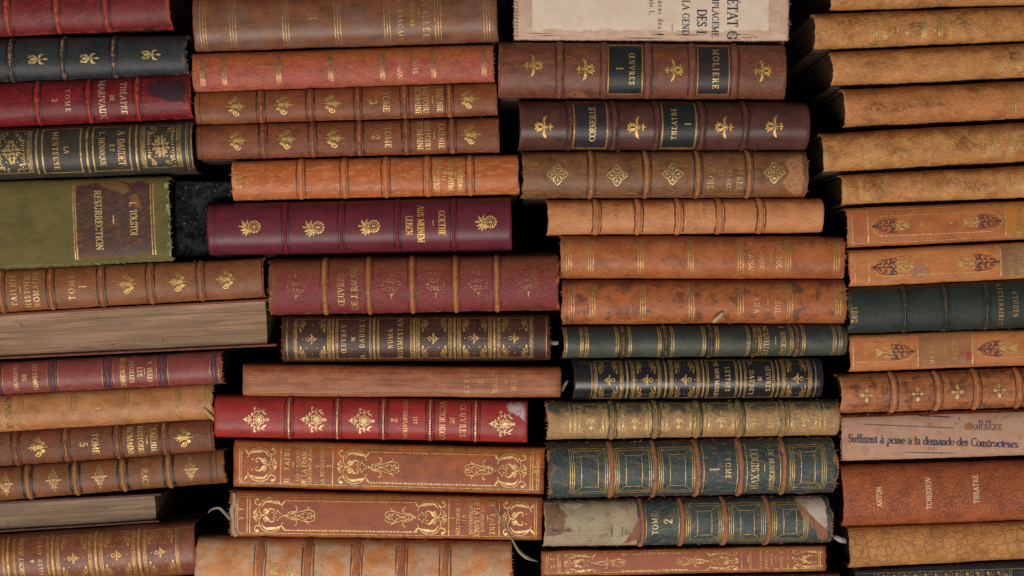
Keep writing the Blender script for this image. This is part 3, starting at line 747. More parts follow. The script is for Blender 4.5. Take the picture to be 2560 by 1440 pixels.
def panel(b, x0, x1, pen, sprig=1, corners=True, v=0.86, side=3, k=1.0, flip=1, dots=True, bare=False):
    """a compartment between two bands: ruled frame, corner scrolls, a sprig in the middle"""
    a, c = b.X(x0), b.X(x1); h = b.HP((x0 + x1) / 2) * v
    pen.at(0, 0).line([(a, h), (c, h)], 1.5).line([(a, -h), (c, -h)], 1.5)
    for i in range(side):
        pen.line([(a + i * 3.4, -h), (a + i * 3.4, h)], 1.9 if i else 1.4).line([(c - i * 3.4, -h), (c - i * 3.4, h)], 1.9 if i else 1.4)
    if bare: return
    ins = side * 3.4 + 1
    if corners:
        for sx, X_ in ((1, a + ins), (-1, c - ins)):
            for sy, Y_ in ((1, -h + 1), (-1, h - 1)):
                pen.at(X_, Y_); o_corner(pen, sx, sy, k)
    m = (a + c) / 2
    if sprig: pen.at(m, 0, flip, 1); o_sprig(pen)
    if dots:
        pen.at(m, 0)
        for x_, y_ in ((-14, 22), (12, 22), (-14, -22), (12, -22), (-24, 0), (24, 0), (0, 36), (0, -36)):
            if abs(y_) < h - 4 and abs(x_) < (c - a) / 2 - ins - 1: pen.dot(x_, y_, 1.5)
def beads(b, x, pen, n=18, v=0.9, r=2.2):
    X_ = b.X(x); h = b.HP(x) * v; pen.at(0, 0)
    for i in range(n):
        t = -h + 2 * h * (i + .5) / n; pen.line([(X_ - r, t - r * .4), (X_, t), (X_ + r, t + r * .4)], [r * .8, r * 1.7, r * .8])
def o_bouquet(p):
    for i in range(6):
        a = i * 60 + 30; c, s_ = math.cos(R(a)), math.sin(R(a))
        p.ring(6 + 9 * c, 9 * s_, 6, 2.0, None, a - 130, a + 130)
        p.leaf(6 + 3 * c, 3 * s_, 6 + 12 * c, 12 * s_, 4)
    p.dot(6, 0, 5.5)
    for s_ in (1, -1):
        p.curve([(-36, 0), (-20, 4 * s_), (-8, 16 * s_), (0, 22 * s_), (16, 24 * s_)], 2.0)
        for x0, y0, x1, y1 in ((-32, 1, -24, 8), (-20, 5, -21, 13), (-22, 2, -10, 1), (-12, 10, -13, 22), (-3, 20, -9, 27), (2, 22, 10, 17), (4, 23, 8, 32), (12, 24, 24, 28), (14, 24, 22, 14), (18, 22, 28, 12), (-10, 10, -2, 8)):
            p.leaf(x0, y0 * s_, x1, y1 * s_, 3.6)
        p.dot(-5, 31 * s_, 4.4).line([(-5, 26 * s_), (-6, 36 * s_)], 2)
    p.line([(18, 0), (26, 0)], 2).dot(30, 0, 4.6).leaf(20, 0, 27, 6, 2.5).leaf(20, 0, 27, -6, 2.5).leaf(-38, 0, -26, 0, 4)
def _q(pts, x0=385., y0=1085., k=5.54): return [((x - x0) / k, -(y - y0) / k) for x, y in pts]
def o_scroll(p, flower=True):
    """big gilt arabesque; origin at its left end on the axis, opening to the right"""
    for s_ in (1, -1):
        f = lambda P_: [(x, y * s_) for x, y in _q(P_)]
        p.curve(f([(510, 1080), (478, 1030), (475, 960), (530, 880), (620, 852), (710, 872), (770, 930), (798, 995)]), 1.8)
        p.curve(f([(500, 975), (560, 905), (640, 900), (720, 915), (790, 940)]), [1.2, 5, 8.5, 6, 1.5], n=5)
        p.leaf(*f([(785, 945)])[0], *f([(838, 868)])[0], 5)
        p.curve(f([(500, 925), (455, 942), (425, 928), (412, 895), (430, 865), (460, 862)]), 2.6).dot(*f([(446, 868)])[0], 4.2)
        p.curve(f([(512, 1080), (580, 1060), (610, 1010), (650, 995), (682, 1015), (672, 1048), (645, 1040)]), [1.5, 4.5, 6.5, 4.0, 2.0, 1.6, 1.2])
        p.spiral(*f([(545, 1033)])[0], .8, 5, 0, 1.3 * s_, 1.8, 1.5)
        p.leaf(*f([(590, 1040)])[0], *f([(552, 985)])[0], 5).leaf(*f([(560, 1060)])[0], *f([(600, 1010)])[0], 5)
        p.curve(f([(455, 1082), (430, 1062), (405, 1068), (410, 1040), (428, 1020), (440, 990)]), [1.2, 3, 4.5, 4, 3, 1.5])
        p.curve(f([(450, 1060), (455, 1040), (440, 1030)]), 1.6)
    p.line(_q([(430, 1083), (520, 1083)]), 1.6)
    for s_ in (1, -1): p.dot(_q([(728, 1015)])[0][0], 12.6 * s_, 2.0)
    if flower:
        cx, cy = _q([(735, 1085)])[0]
        for a in (0, 90, 180, 270): p.ring(cx + 6.3 * math.cos(R(a)), cy + 5.4 * math.sin(R(a)), 4.6, 1.4, None, a - 125, a + 125)
        p.dot(*_q([(828, 1087)])[0], 2.9)
        for s_ in (1, -1):
            f = lambda P_: [(x, y * s_) for x, y in _q(P_)]
            p.curve(f([(850, 1085), (872, 1050), (930, 1030), (985, 1025), (1000, 990), (985, 955), (960, 955)]), 1.9)
            p.curve(f([(865, 1085), (900, 1055), (1000, 1040), (1070, 1020), (1150, 1005), (1215, 1015), (1245, 1050), (1235, 1078), (1200, 1085)]), 1.7)
            p.curve(f([(920, 1085), (925, 1062), (960, 1065), (1010, 1095), (1060, 1060), (1110, 1035), (1140, 1050), (1150, 1075), (1180, 1045), (1205, 1060), (1195, 1085), (1175, 1078)]), 1.5)
            p.curve(f([(1090, 1018), (1130, 1000), (1160, 985), (1155, 960)]), 1.9).dot(*f([(1085, 1066)])[0], 1.6)
        p.dot(*_q([(978, 1087)])[0], 1.6)
def chain(p, x0, x1, y, step=31):
    n = max(1, round(abs(x1 - x0) / step)); st = (x1 - x0) / n; p.at(0, 0).line([(x0, y), (x1, y)], 1.3)
    for i in range(n):
        x = x0 + st * i; p.ring(x + st * .1, y, 2.3, 1.1).leaf(x + st * .45, y, x + st * .25, y, 4.6).leaf(x + st * .72, y, x + st * .92, y, 4.6).dot(x + st * .58, y, 1.4)
def o_diamonds(p):
    p.leaf(0, 6, 0, 19, 10).leaf(0, -19, 0, -6, 10).leaf(-16, 0, -5, 0, 8).leaf(5, 0, 16, 0, 8).dot(0, 0, 2.6)
def o_openwork(p, seed=2):
    for s_ in (1, -1):
        for q in (1, -1):
            p.spiral(8 * q, 8 * s_, 1, 4.6, 90, 1.2 * q * s_, 1.5, 1.2); p.spiral(5 * q, 17 * s_, .8, 3.2, 90, 1.1 * q * s_, 1.4, 1.0)
            p.curve([(0, 2 * s_), (10 * q, 2 * s_), (18 * q, 0)], 1.4)
        p.leaf(0, 20 * s_, 0, 30 * s_, 5).dot(17 * s_, 0, 2.0).ring(0, 12 * s_, 3, 1.2)
    p.line([(0, -26), (0, 26)], 1.4).line([(-19, 0), (19, 0)], 1.3).dot(0, 0, 2)
def o_snow(p):
    p.ring(0, 0, 4.5, 3.0).dot(0, 0, 2)
    for a in (90, 270):
        c, s_ = math.cos(R(a)), math.sin(R(a)); p.line([(0, 5 * s_), (0, 16 * s_)], 1.6); p.line([(-5, 16 * s_), (0, 18 * s_), (5, 16 * s_)], [2, 4, 2]); p.dot(0, 21 * s_, 2.2)
    for a in (35, 145, 215, 325):
        c, s_ = math.cos(R(a)), math.sin(R(a)); p.leaf(5 * c, 5 * s_, 15 * c, 10 * s_, 3).dot(14 * c, 12 * s_, 1.6)
    p.line([(-12, 0), (12, 0)], 1.4)
# ---------------------------------------------------------------- the setting
def slab(name, x0, x1, y0, y1, z0, z1, mat):
    o = box(name, x0, x1, y0, y1, (z0, z0), (z1, z1), mat, None, 0.002); o['kind'] = 'structure'; return o
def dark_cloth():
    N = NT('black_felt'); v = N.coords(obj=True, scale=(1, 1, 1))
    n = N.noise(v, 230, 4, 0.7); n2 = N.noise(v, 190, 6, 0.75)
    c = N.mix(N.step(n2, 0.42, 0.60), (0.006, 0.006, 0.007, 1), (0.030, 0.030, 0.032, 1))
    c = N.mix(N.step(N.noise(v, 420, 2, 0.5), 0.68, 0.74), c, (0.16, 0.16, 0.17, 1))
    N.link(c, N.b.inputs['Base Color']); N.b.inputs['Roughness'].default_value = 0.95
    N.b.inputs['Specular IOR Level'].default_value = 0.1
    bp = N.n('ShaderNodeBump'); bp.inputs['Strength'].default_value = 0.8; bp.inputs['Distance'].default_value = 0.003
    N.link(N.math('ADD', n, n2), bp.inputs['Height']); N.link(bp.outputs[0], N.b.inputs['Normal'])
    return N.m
FELT = dark_cloth()
ZT = (720 - 1562) * K
slab('table_top', -0.62, 0.66, -0.012, 0.30, ZT - 0.03, ZT, FELT)
# black felt-covered block wedged in the hole between the first two stacks
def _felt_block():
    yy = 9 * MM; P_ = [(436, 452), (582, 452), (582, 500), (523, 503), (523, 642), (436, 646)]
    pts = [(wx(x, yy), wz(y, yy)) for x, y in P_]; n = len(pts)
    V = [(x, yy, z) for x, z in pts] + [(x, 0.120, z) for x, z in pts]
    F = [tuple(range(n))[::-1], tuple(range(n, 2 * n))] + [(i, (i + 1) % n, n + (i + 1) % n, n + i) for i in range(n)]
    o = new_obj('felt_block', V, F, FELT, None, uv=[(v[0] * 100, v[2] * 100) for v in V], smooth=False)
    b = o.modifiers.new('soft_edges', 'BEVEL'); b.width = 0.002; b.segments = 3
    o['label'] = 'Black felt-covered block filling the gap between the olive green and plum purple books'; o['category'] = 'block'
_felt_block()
slab('back_wall', -0.62, 0.66, 0.172, 0.19, ZT, 0.42, FELT)

COLS = {'A': [], 'B': [], 'C': [], 'D': []}
def add(c, b): COLS[c].append(b); return b
TAN = (168, 106, 62)

# ================================================================ first column
m = leather('crimson_leather', (112, 38, 42), (98, 28, 34), (60, 14, 20), wear=(178, 70, 38), wearamt=.75, scuff=.22, grain=.5, rough=.38, wscale=1.6)
b = add('A', Book('Plain crimson book with rubbed ribs at the very top of the leftmost column', (0, -34, 90), (432, -52, 72), -312, 431, mat=m, bulge=.3, fray=1.2))
b.bands([-108, 15, 139, 263], 13, .9, leather('rubbed_crimson', (128, 40, 40), (150, 58, 42), (80, 18, 20), wear=(184, 100, 58), wearamt=.7, mott=.9, scuff=.5), tool=(58, 14, 20), worn=.3)
b.fibres(12, (150, 90, 60), 'r')

m = leather('blue_black_leather', (46, 49, 53), (38, 40, 43), (20, 22, 25), wear=(128, 108, 82), wearamt=.6, scuff=.05, grain=.45, rough=.36)
b = add('A', Book('Blue-black book with three gilt tulips, second from the top at far left', (0, 98, 206), (472, 88, 190), -270, 473, mat=m, bulge=.3, fray=1.6))
b.bands([-99, 25, 155, 283], 11, .9, leather('chipped_black', (60, 58, 56), (44, 44, 46), (25, 25, 28), wear=(170, 125, 90), wearamt=.85, mott=.8, scuff=.75), tool=(20, 20, 22))
for x, y in ((-32, 150), (92, 148), (222, 146), (376, 137)):
    p = Pen().at(b.X(x), b.T(x, y) / K, 1, 1); o_tulip(p); b.flush(p, 'gilt_ornament', gilt(.08))
b.flush(b.rules([462, 468], 1.4, .95), 'tooled_line', plain('tooled_line', (22, 22, 24)))
b.fibres(16, (150, 130, 95), 'r', 6)

m = leather('deep_red_leather', (116, 30, 38), (100, 22, 30), (58, 10, 16), wear=(178, 52, 32), wearamt=.6, scuff=.3, grain=.5, rough=.33, streak=.35)
b = add('A', Book('Deep red book with a dark smoke-blue stain at its right end', (0, 208, 318), (482, 185, 297), -262, 482, mat=m, bulge=.32, fray=1.4))
b.blob('stain', [(352, 206), (400, 193), (448, 190), (477, 198), (479, 240), (470, 262), (430, 262), (395, 252), (360, 240)], plain('bruised_leather', (50, 44, 54), .36, .22, nscale=1.2, var=.5, alpha=.88), .05, 2, 14, 1.5)
b.bands([-36, 92, 220, 342], 12, .8, leather('rubbed_scarlet', (136, 32, 32), (118, 26, 28), (76, 14, 16), wear=(184, 84, 52), wearamt=.7, scuff=.55), tool=(60, 12, 16))
p = Pen(); b.text('THÉATRE', 308, .72, 14, pen=p); b.text('DE', 280, .13, 10, pen=p); b.text('MARIVAUX', 254, .86, 15, pen=p)
b.text('TOME', 169, .5, 12, pen=p); b.text('2', 137, .2, 14, pen=p, c=.02)
b.flush(p, 'gilt_lettering', gilt(0.21, (226, 196, 150)))
b.fibres(10, (190, 90, 50), 'r')

m = leather('black_green_leather', (58, 55, 48), (50, 45, 38), (30, 28, 24), wear=(92, 74, 48), wearamt=.35, scuff=.12, grain=.45, rough=.33)
b = add('A', Book('Black book with dense gilt lace panels, just above the wide olive green book', (0, 322, 450), (490, 302, 430), -246, 490, mat=m, bulge=.36, fray=1.0))
p = Pen()
for x0, x1 in ((-22, 78), (352, 452)):
    panel(b, x0, x1, p, sprig=0, corners=False, v=.8, side=4, dots=False)
    a, c = b.X(x0) + 14, b.X(x1) - 14; h = b.HP(x0) * .78; mid = (a + c) / 2
    rg = random.Random(int(x0) + 99)
    p.at(mid, 0)
    for i in range(60):
        x, y = rg.uniform(0, 21), rg.uniform(0, 26)
        if x / 21 + y / 27 > 1: continue
        for sx in (1, -1):
            for sy in (1, -1): p.leaf(sx * x, sy * y, sx * (x + 4), sy * (y + 6), 3.2, .2)
    for sx in (1, -1):
        for sy in (1, -1):
            for i in range(26):
                x, y = rg.uniform(0, 26), rg.uniform(0, 26)
                if x + y > 30: continue
                X_, Y_ = sx * ((c - a) / 2 - x), sy * (h - 2 - y); p.leaf(X_, Y_, X_ - sx * 5, Y_ - sy * rg.uniform(-3, 6), 3.2, .25)
            for i in range(5): p.leaf(sx * ((c - a) / 2 - 2), sy * (3 + i * 6), sx * ((c - a) / 2 - 11), sy * (6 + i * 6), 3.6, .2)
            p.dot(sx * 14, sy * 25, 2).dot(sx * 24, sy * 16, 2)
for x0, x1 in ((102, 204), (229, 327)):
    a, c = b.X(x0), b.X(x1); h = b.HP(x0) * .84
    p.at(0, 0).line([(a, h), (c, h)], 2.2).line([(a, -h), (c, -h)], 2.2).line([(a + 3, -h), (a + 3, h)], 4).line([(c - 3, -h), (c - 3, h)], 4)
for x in (90, 217, 340, 478, -38): beads(b, x, p, 30, .88, 2.6)
b.flush(b.rules([464, 468], 1.6, .93, p), 'gilt_tooling', gilt(.2, (214, 176, 104)))
p = Pen(); b.text('A. DAUDET', 303, .68, 17, pen=p); b.text('ET', 280, .14, 11, pen=p); b.text('L. HENNIQUE', 255, .66, 13, pen=p)
b.text('LA', 166, .14, 12, pen=p, c=.0); b.text('MENTEUSE', 138, .74, 13, pen=p)
b.flush(p, 'gilt_lettering', gilt(0.12, (226, 180, 110)))

m = leather('olive_cloth', (100, 90, 50), (90, 80, 44), (68, 60, 34), wear=(166, 160, 108), wearamt=.85, scuff=.0, grain=.25, rough=.6, gs=(22, 22), stain=.05, spec=.15, mott=.4)
b = add('A', Book('Wide olive green cloth book with a scuffed brown title patch', (0, 453, 675), (428, 440, 652), -330, 429, mat=m, bulge=.10, p=5, fray=1.6, cover=m))
b.patch('title_label', 189, 382, -.83, .90, leather('scuffed_brown_label', (72, 50, 42), (62, 42, 38), (42, 28, 26), wear=(132, 78, 32), wearamt=.8, scuff=.5, mott=.6, rough=.45, wscale=1.2, stain=.2, grain=.35), .1, 1.5)
b.blob('torn_patch', [(244, 452), (285, 450), (322, 462), (327, 476), (310, 486), (285, 474), (262, 470)], plain('bare_olive', (112, 84, 40), .6, nscale=2, var=.4), .16, 3)
b.blob('torn_patch', [(325, 488), (345, 484), (350, 500), (356, 522), (340, 518), (328, 508)], plain('bare_rust', (124, 74, 32), .6, nscale=2, var=.4), .16, 3)
p = Pen(); b.rules([184, 189.5], 3.2, .86, p); b.rules([378, 385], 3.0, .84, p); b.flush(p, 'gilt_tooling', gilt(.15, (214, 172, 100)), .2)
p = Pen(); b.text('L. TOLSTOÏ'.replace('Ï', 'I'), 334, .39, 17, pen=p, c=.02); b.text('RÉSURRECTION', 247, .69, 17, pen=p, c=.02)
p.at(b.X(284), 0).line([(0, 12), (0, -8)], 3); b.flush(p, 'gilt_lettering', gilt(0.09), .2)
b.flush(Pen().at(0, 0).line([(-500, -b.HP() * .93), (500, -b.HP() * .93)], 2), 'joint_crease', plain('pale_crease', (128, 124, 78), .6, .3), .06)
b.fibres(34, (168, 160, 120), 'rrrb', 9)

mt = dict(wear=(176, 112, 62), scuff=.12, grain=.5, gs=(3, 8), grot=-24, rough=.42, stain=.22)
def tailhie(col, Lft, Rgt, x0, x1, bands, orn, vol, volx, o, txs, label, base, flip, oy=None, **kw):
    m = leather('russet_goatskin', base, tuple(v * .86 for v in base), tuple(v * .6 for v in base), **{**mt, **kw})
    b = add(col, Book(label, Lft, Rgt, x0, x1, mat=m, bulge=.27, fray=.8))
    b.bands(bands, 13, .8, leather('rubbed_russet', tuple(v * 1.02 for v in base), tuple(v * .85 for v in base), (84, 46, 28), wear=(176, 108, 64), wearamt=.85, scuff=.3), tool=(52, 32, 22), tw=4)
    for x in orn:
        p = Pen().at(b.X(x), 0, flip, 1, 0); o_fleuron(p); b.flush(p, 'gilt_ornament', gilt(.1, (226, 186, 98)))
    p = Pen(); b.text('TOME', volx[0], .62, 15, o, pen=p); b.text(vol, volx[1], .16, 19, o, pen=p)
    b.text('TAILHIE', txs[0], .76, 13, o, pen=p); b.text('HISTOIRE', txs[1], .86, 13, o, pen=p); b.text('ROMAINE', txs[2], .86, 14, o, pen=p)
    xx = (txs[0] + txs[1]) / 2; p.at(b.X(xx), 0).line([(0, 9), (0, -9)], 2.2)
    b.flush(p, 'gilt_lettering', gilt(0.13, (222, 186, 110)))
    b.flush(b.rules([x1 - 9 if flip < 0 else x0 + 9], 2, .95), 'tooled_line', plain('tooled_line', (60, 34, 22)))
    b.fibres(8, (160, 110, 70)); return b
tailhie('A', (0, 675, 780), (662, 645, 742), -92, 663, [1, 125, 252, 375, 500], (317, 444, 564), '1', (178, 206), 'u', (33, 67, 89),
        'Russet ribbed book with upside-down title, TOME 1, three gilt fleurons, under the olive book', (134, 82, 50), -1)

cv = leather('red_brown_boards', (110, 54, 36), (92, 42, 30), (60, 30, 22), wear=(160, 90, 60))
b = add('A', fore_edge_book('Thick book turned round to show its pale page edges, directly below the TOME 1 book', (0, 783, 898), (672, 746, 866), -80, 676, (150, 120, 96), cv, lower_over=13, lip=3))

m = leather('mauve_leather', (128, 62, 58), (116, 52, 50), (80, 34, 38), wear=(166, 104, 62), wearamt=.8, scuff=.05, grain=.3, rough=.36, stain=.2)
b = add('A', Book('Mauve-red book with purple ribs and frayed right end, below the thick pale page block', (0, 906, 986), (558, 878, 958), -180, 558, mat=m, bulge=.3, fray=2.6))
b.bands([-8, 130, 268, 405, 534], 13, .6, leather('purple_ribs', (86, 54, 72), (74, 46, 62), (50, 30, 42), scuff=.05, wearamt=.1, rough=.3), tool=(70, 28, 34), tw=3)
p = Pen(); b.rules([6, 117, 144, 255, 282, 391, 419, 524, 545], 2.0, .93, p); b.flush(p, 'gilt_tooling', gilt(.28, (206, 150, 80)))
p = Pen(); b.text('V. HUGO', 374, .62, 12, pen=p); b.text('LES', 349, .3, 12, pen=p, bold=.22); b.text('FEUILLES', 329, .66, 10, pen=p); b.text("D'AUTOMNE", 306, .88, 12, pen=p)
p.at(b.X(361), 0).line([(0, 8), (0, -8)], 1.8)
b.text('LES CHANTS', 87, .8, 10, pen=p); b.text('DU', 61, .2, 10, pen=p); b.text('CREPUSCULE', 39, .82, 9, pen=p)
b.flush(p, 'gilt_lettering', gilt(0.11, (232, 190, 118)))
b.fibres(24, (160, 105, 66), 'r', 8)

m = leather('pale_tan_calf', (172, 118, 72), (162, 104, 62), (118, 74, 46), wear=(188, 140, 92), wearamt=.6, scuff=.25, grain=.4, rough=.4, mott=.8, stain=.3)
b = add('A', Book('Pale tan book numbered 1 with a tattered right end, above the TOME 5 book', (0, 987, 1080), (536, 957, 1047), -190, 536, mat=m, bulge=.3, fray=3.0))
b.flush(b.triple([-80, 52, 185, 316, 446, 517], 6, 2.2, 3, .92), 'gilt_tooling', gilt(.3, (176, 136, 74)))
p = Pen(); b.text('1', 246, .3, 22, pen=p); b.flush(p, 'gilt_lettering', gilt(0.06, (190, 150, 80)))
p = Pen(); b.text('HISTOIRE', -6, .7, 11, pen=p); b.text('REPUBLIQUE', 21, .86, 15, pen=p); b.flush(p, 'gilt_lettering', gilt(0.28, (150, 116, 66)))
b.fibres(30, (176, 132, 88), 'rrrb', 8)
_flap = b

tailhie('A', (0, 1080, 1166), (536, 1047, 1128), -218, 537, [-90, 38, 164, 292, 410], (95, 459), '5', (238, 209), 'd', (383, 351, 325),
        'Dark russet ribbed book TOME 5, directly below the pale tan tattered book', (112, 64, 42), -1, grain=.8)

m = leather('umber_leather', (120, 74, 44), (108, 66, 40), (72, 44, 28), wear=(150, 104, 62), wearamt=.6, scuff=.12, grain=.5, rough=.42)
b = add('A', Book('Umber ribbed book with openwork diamond ornaments, below the TOME 5 book', (0, 1168, 1251), (564, 1122, 1206), -170, 565, mat=m, bulge=.3, fray=1.2))
b.bands([-52, 68, 187, 306, 421], 11, .9, leather('rubbed_umber', (150, 104, 58), (132, 88, 50), (90, 56, 36), wear=(168, 120, 74), wearamt=.7), tool=(46, 30, 26), tw=7, td=6)
for x in (14, 133, 248, 476):
    p = Pen().at(b.X(x), 0, 1, 1.05); o_openwork(p); b.flush(p, 'gilt_ornament', gilt(.14, (212, 168, 98)))
p = Pen(); b.text('HORACE', 362, .86, 14, pen=p); b.flush(p, 'gilt_lettering', gilt(0.19, (200, 150, 84)))
b.flush(b.rules([524, 529, 541], 2.5, .94), 'tooled_line', plain('tooled_line', (70, 42, 30)))
b.fibres(10, (150, 104, 66), 'r')

cv2 = leather('dark_brown_boards', (70, 40, 30), (60, 34, 26), (30, 20, 16), wear=(140, 70, 48))
b = add('A', fore_edge_book('Thinner book turned round to show grey page edges, near the bottom left', (0, 1253, 1331), (396, 1233, 1306), -340, 397, (130, 108, 88), cv2, upper_over=8))

m = leather('chestnut_leather', (124, 72, 48), (108, 60, 44), (72, 40, 30), wear=(150, 92, 56), wearamt=.5, scuff=.06, grain=.3, rough=.32, mott=.8)
b = add('A', Book('Chestnut book with gilt scroll-cornered compartments at the bottom of the leftmost column', (0, 1335, 1468), (494, 1301, 1434), -170, 495, mat=m, bulge=.33, fray=.8))
p = Pen(); q = Pen()
for x0, x1 in ((141, 229), (249, 337), (358, 446)): panel(b, x0, x1, p, v=.82, side=3, k=.95, flip=1)
for x0, x1 in ((33, 122), (-76, 10)): panel(b, x0, x1, p, v=.82, side=2, bare=True)
for x in (19, 131, 239, 347): beads(b, x, p, 26, .9, 3.0)
b.rules([488], 3, .94, p); p.at(0, 0).line([(b.X(446), b.HP() * .82), (b.X(490), b.HP() * .82)], 1.4)
b.flush(p, 'gilt_tooling', gilt(.12, (216, 168, 86)))
p = Pen(); b.text('FROMONT JEUNE', 53, .84, 11, pen=p, o='u'); b.text('&', 80, .1, 10, pen=p, o='u'); b.text('RISLER AINE', 100, .7, 10, pen=p, o='u'); b.text('A. DAUDET', -30, .7, 12, pen=p, o='u')
b.flush(p, 'gilt_lettering', gilt(0.08, (222, 180, 110)))

m = leather('dark_umber_leather', (56, 36, 28), (46, 30, 24), (26, 18, 14))
b = add('A', Book('Dark brown book mostly cut off at the very bottom left edge', (0, 1472, 1556), (446, 1440, 1530), -200, 450, mat=m, bulge=.25))

# ================================================================ second column
m = leather('mottled_brown_calf', (128, 82, 56), (118, 86, 74), (84, 46, 32), wear=(140, 82, 52), wearamt=.5, scuff=.12, grain=.25, rough=.34, mott=.95, stain=.35, dscale=.5, fade_shade=(132, 70, 40), fade_shade_at=(.62, .95), streak=.2)  # browner top tint paints in the shade along the upper spine
b = add('B', Book('Glossy mottled brown book numbered 3 with triple gilt lines, atop the second column', (490, -8, 129), (1243, -34, 104), 489, 1243, mat=m, bulge=.3, fray=1.2))
b.flush(b.triple([506, 581, 713, 843, 967, 1094, 1216], 7, 2.4, 3, .93), 'gilt_tooling', gilt(.2, (206, 164, 98)))
p = Pen(); b.text('LAVALLÉE', 1064, .84, 15, pen=p); b.text('HISTOIRE', 1030, .5, 10, pen=p, c=.05); b.text('DES FRANÇAIS', 1000, .9, 13, pen=p)
b.text('3', 780, .14, 21, pen=p); p.at(b.X(1047), 6).line([(0, 8), (0, -8)], 2); b.flush(p, 'gilt_lettering', gilt(0.14, (206, 164, 100)))

m = leather('coral_leather', (166, 78, 68), (160, 86, 64), (120, 54, 44), wear=(184, 112, 66), wearamt=.6, scuff=.5, grain=.6, gs=(2.4, 8), rough=.5, mott=.9, stain=.4, fade_shade=(168, 88, 46), fade_shade_at=(.45, .80), dscale=1.6)
b = add('B', Book('Faded coral-red book with worn short gilt bars, second in the second column', (485, 135, 231), (1235, 111, 205), 485, 1235, mat=m, bulge=.3, fray=1.4))
for xs, mm in (([506, 560, 696, 826, 956, 1083, 1210], gilt(.1, (196, 142, 92))),):
    b.flush(b.triple(xs, 3.4, 3.0, 4, .74), 'gilt_tooling', mm)
p = Pen(); b.text('CONTES', 1038, .54, 12, pen=p, c=.05); b.text("D'HOFFMANN", 999, .92, 12, pen=p); b.flush(p, 'gilt_lettering', gilt(0.17, (222, 172, 112)))
b.fibres(12, (190, 120, 90), 'rl')

tailhie('B', (490, 232, 312), (1243, 207, 288), 490, 1243, [651, 775, 894, 1011, 1123], (589, 708, 829, 1171), '3', (965, 933), 'd', (1099, 1064, 1045),
        'Russet book TOME 3 with four gilt fleurons, resting on the matching TOME 2', (132, 72, 42), 1)
tailhie('B', (494, 314, 399), (1248, 294, 380), 494, 1248, [657, 781, 898, 1015, 1130], (593, 716, 835, 1177), '2', (970, 939), 'd', (1103, 1069, 1050),
        'Russet book TOME 2 with four gilt fleurons, directly beneath the matching TOME 3', (128, 70, 44), 1, grain=.75)

m = leather('light_tan_calf', (176, 94, 48), (166, 88, 44), (130, 66, 38), wear=(214, 146, 100), wearamt=.6, scuff=.5, grain=.22, rough=.42, stain=.1, dscale=.6)
b = add('B', Book('Light orange-tan ribbed book dated 1853 at its left end', (583, 403, 501), (1296, 387, 485), 583, 1296, mat=m, bulge=.28, fray=1.3))
b.bands([751, 860, 964, 1068, 1175], 13, .9, leather('rubbed_tan', (182, 108, 64), (172, 98, 58), (130, 70, 42), wear=(212, 142, 96), scuff=.4), tool=(96, 50, 28), tw=3.5)
p = Pen(); b.text('1853', 595, .42, 14, pen=p, bold=.13); b.text('C. DE MONSEIGNAT', 1150, .86, 11, pen=p); b.text('UN CHAPITRE', 1127, .8, 12, pen=p); b.text('DE LA', 1110, .27, 10, pen=p); b.text('RÉVOLUTION', 1091, .82, 13, pen=p)
p.at(b.X(1139), 0).line([(0, 9), (0, -9)], 1.8); b.flush(p, 'gilt_lettering', gilt(0.10, (232, 196, 110)))
b.fibres(12, (190, 140, 100), 'lb')

m = leather('plum_leather', (100, 38, 50), (90, 30, 42), (58, 14, 22), wear=(112, 30, 32), wearamt=.55, scuff=.03, grain=.18, rough=.36, mott=.4, stain=.15)
b = add('B', Book('Clean plum purple book with four gilt daisy ornaments in the second column', (525, 510, 638), (1279, 493, 624), 525, 1279, mat=m, bulge=.34, p=2.6, fray=.4, wav=.3))
b.root['label'] = 'Clean plum purple book with four gilt daisy ornaments in the second column'
b.bands([712, 853, 993, 1134], 9, .7, leather('plum_ribs', (110, 30, 42), (98, 24, 36), (60, 12, 20), wear=(140, 50, 46), wearamt=.5), tool=(54, 16, 24), tw=4)
for x, y in ((622, 568), (782, 570), (921, 567), (1213, 556)):
    p = Pen().at(b.X(x), b.T(x, y) / K); o_daisy(p); b.flush(p, 'gilt_ornament', gilt(.04, (240, 196, 112)))
p = Pen(); b.text('GOETHE', 1105, .47, 16, pen=p, bold=.2, c=.04); b.text('AUS MEINEM', 1052, .7, 16, pen=p, bold=.2, c=.03); b.text('LEBEN', 1023, .37, 16, pen=p, bold=.2, c=-.02)
p.at(b.X(1083), 2).line([(0, 8), (0, -6)], 1.8); b.flush(p, 'gilt_lettering', gilt(0.03, (236, 184, 102)))
b.flush(b.rules([532, 538], 1.6, .95), 'tooled_line', plain('tooled_line', (54, 12, 22)))

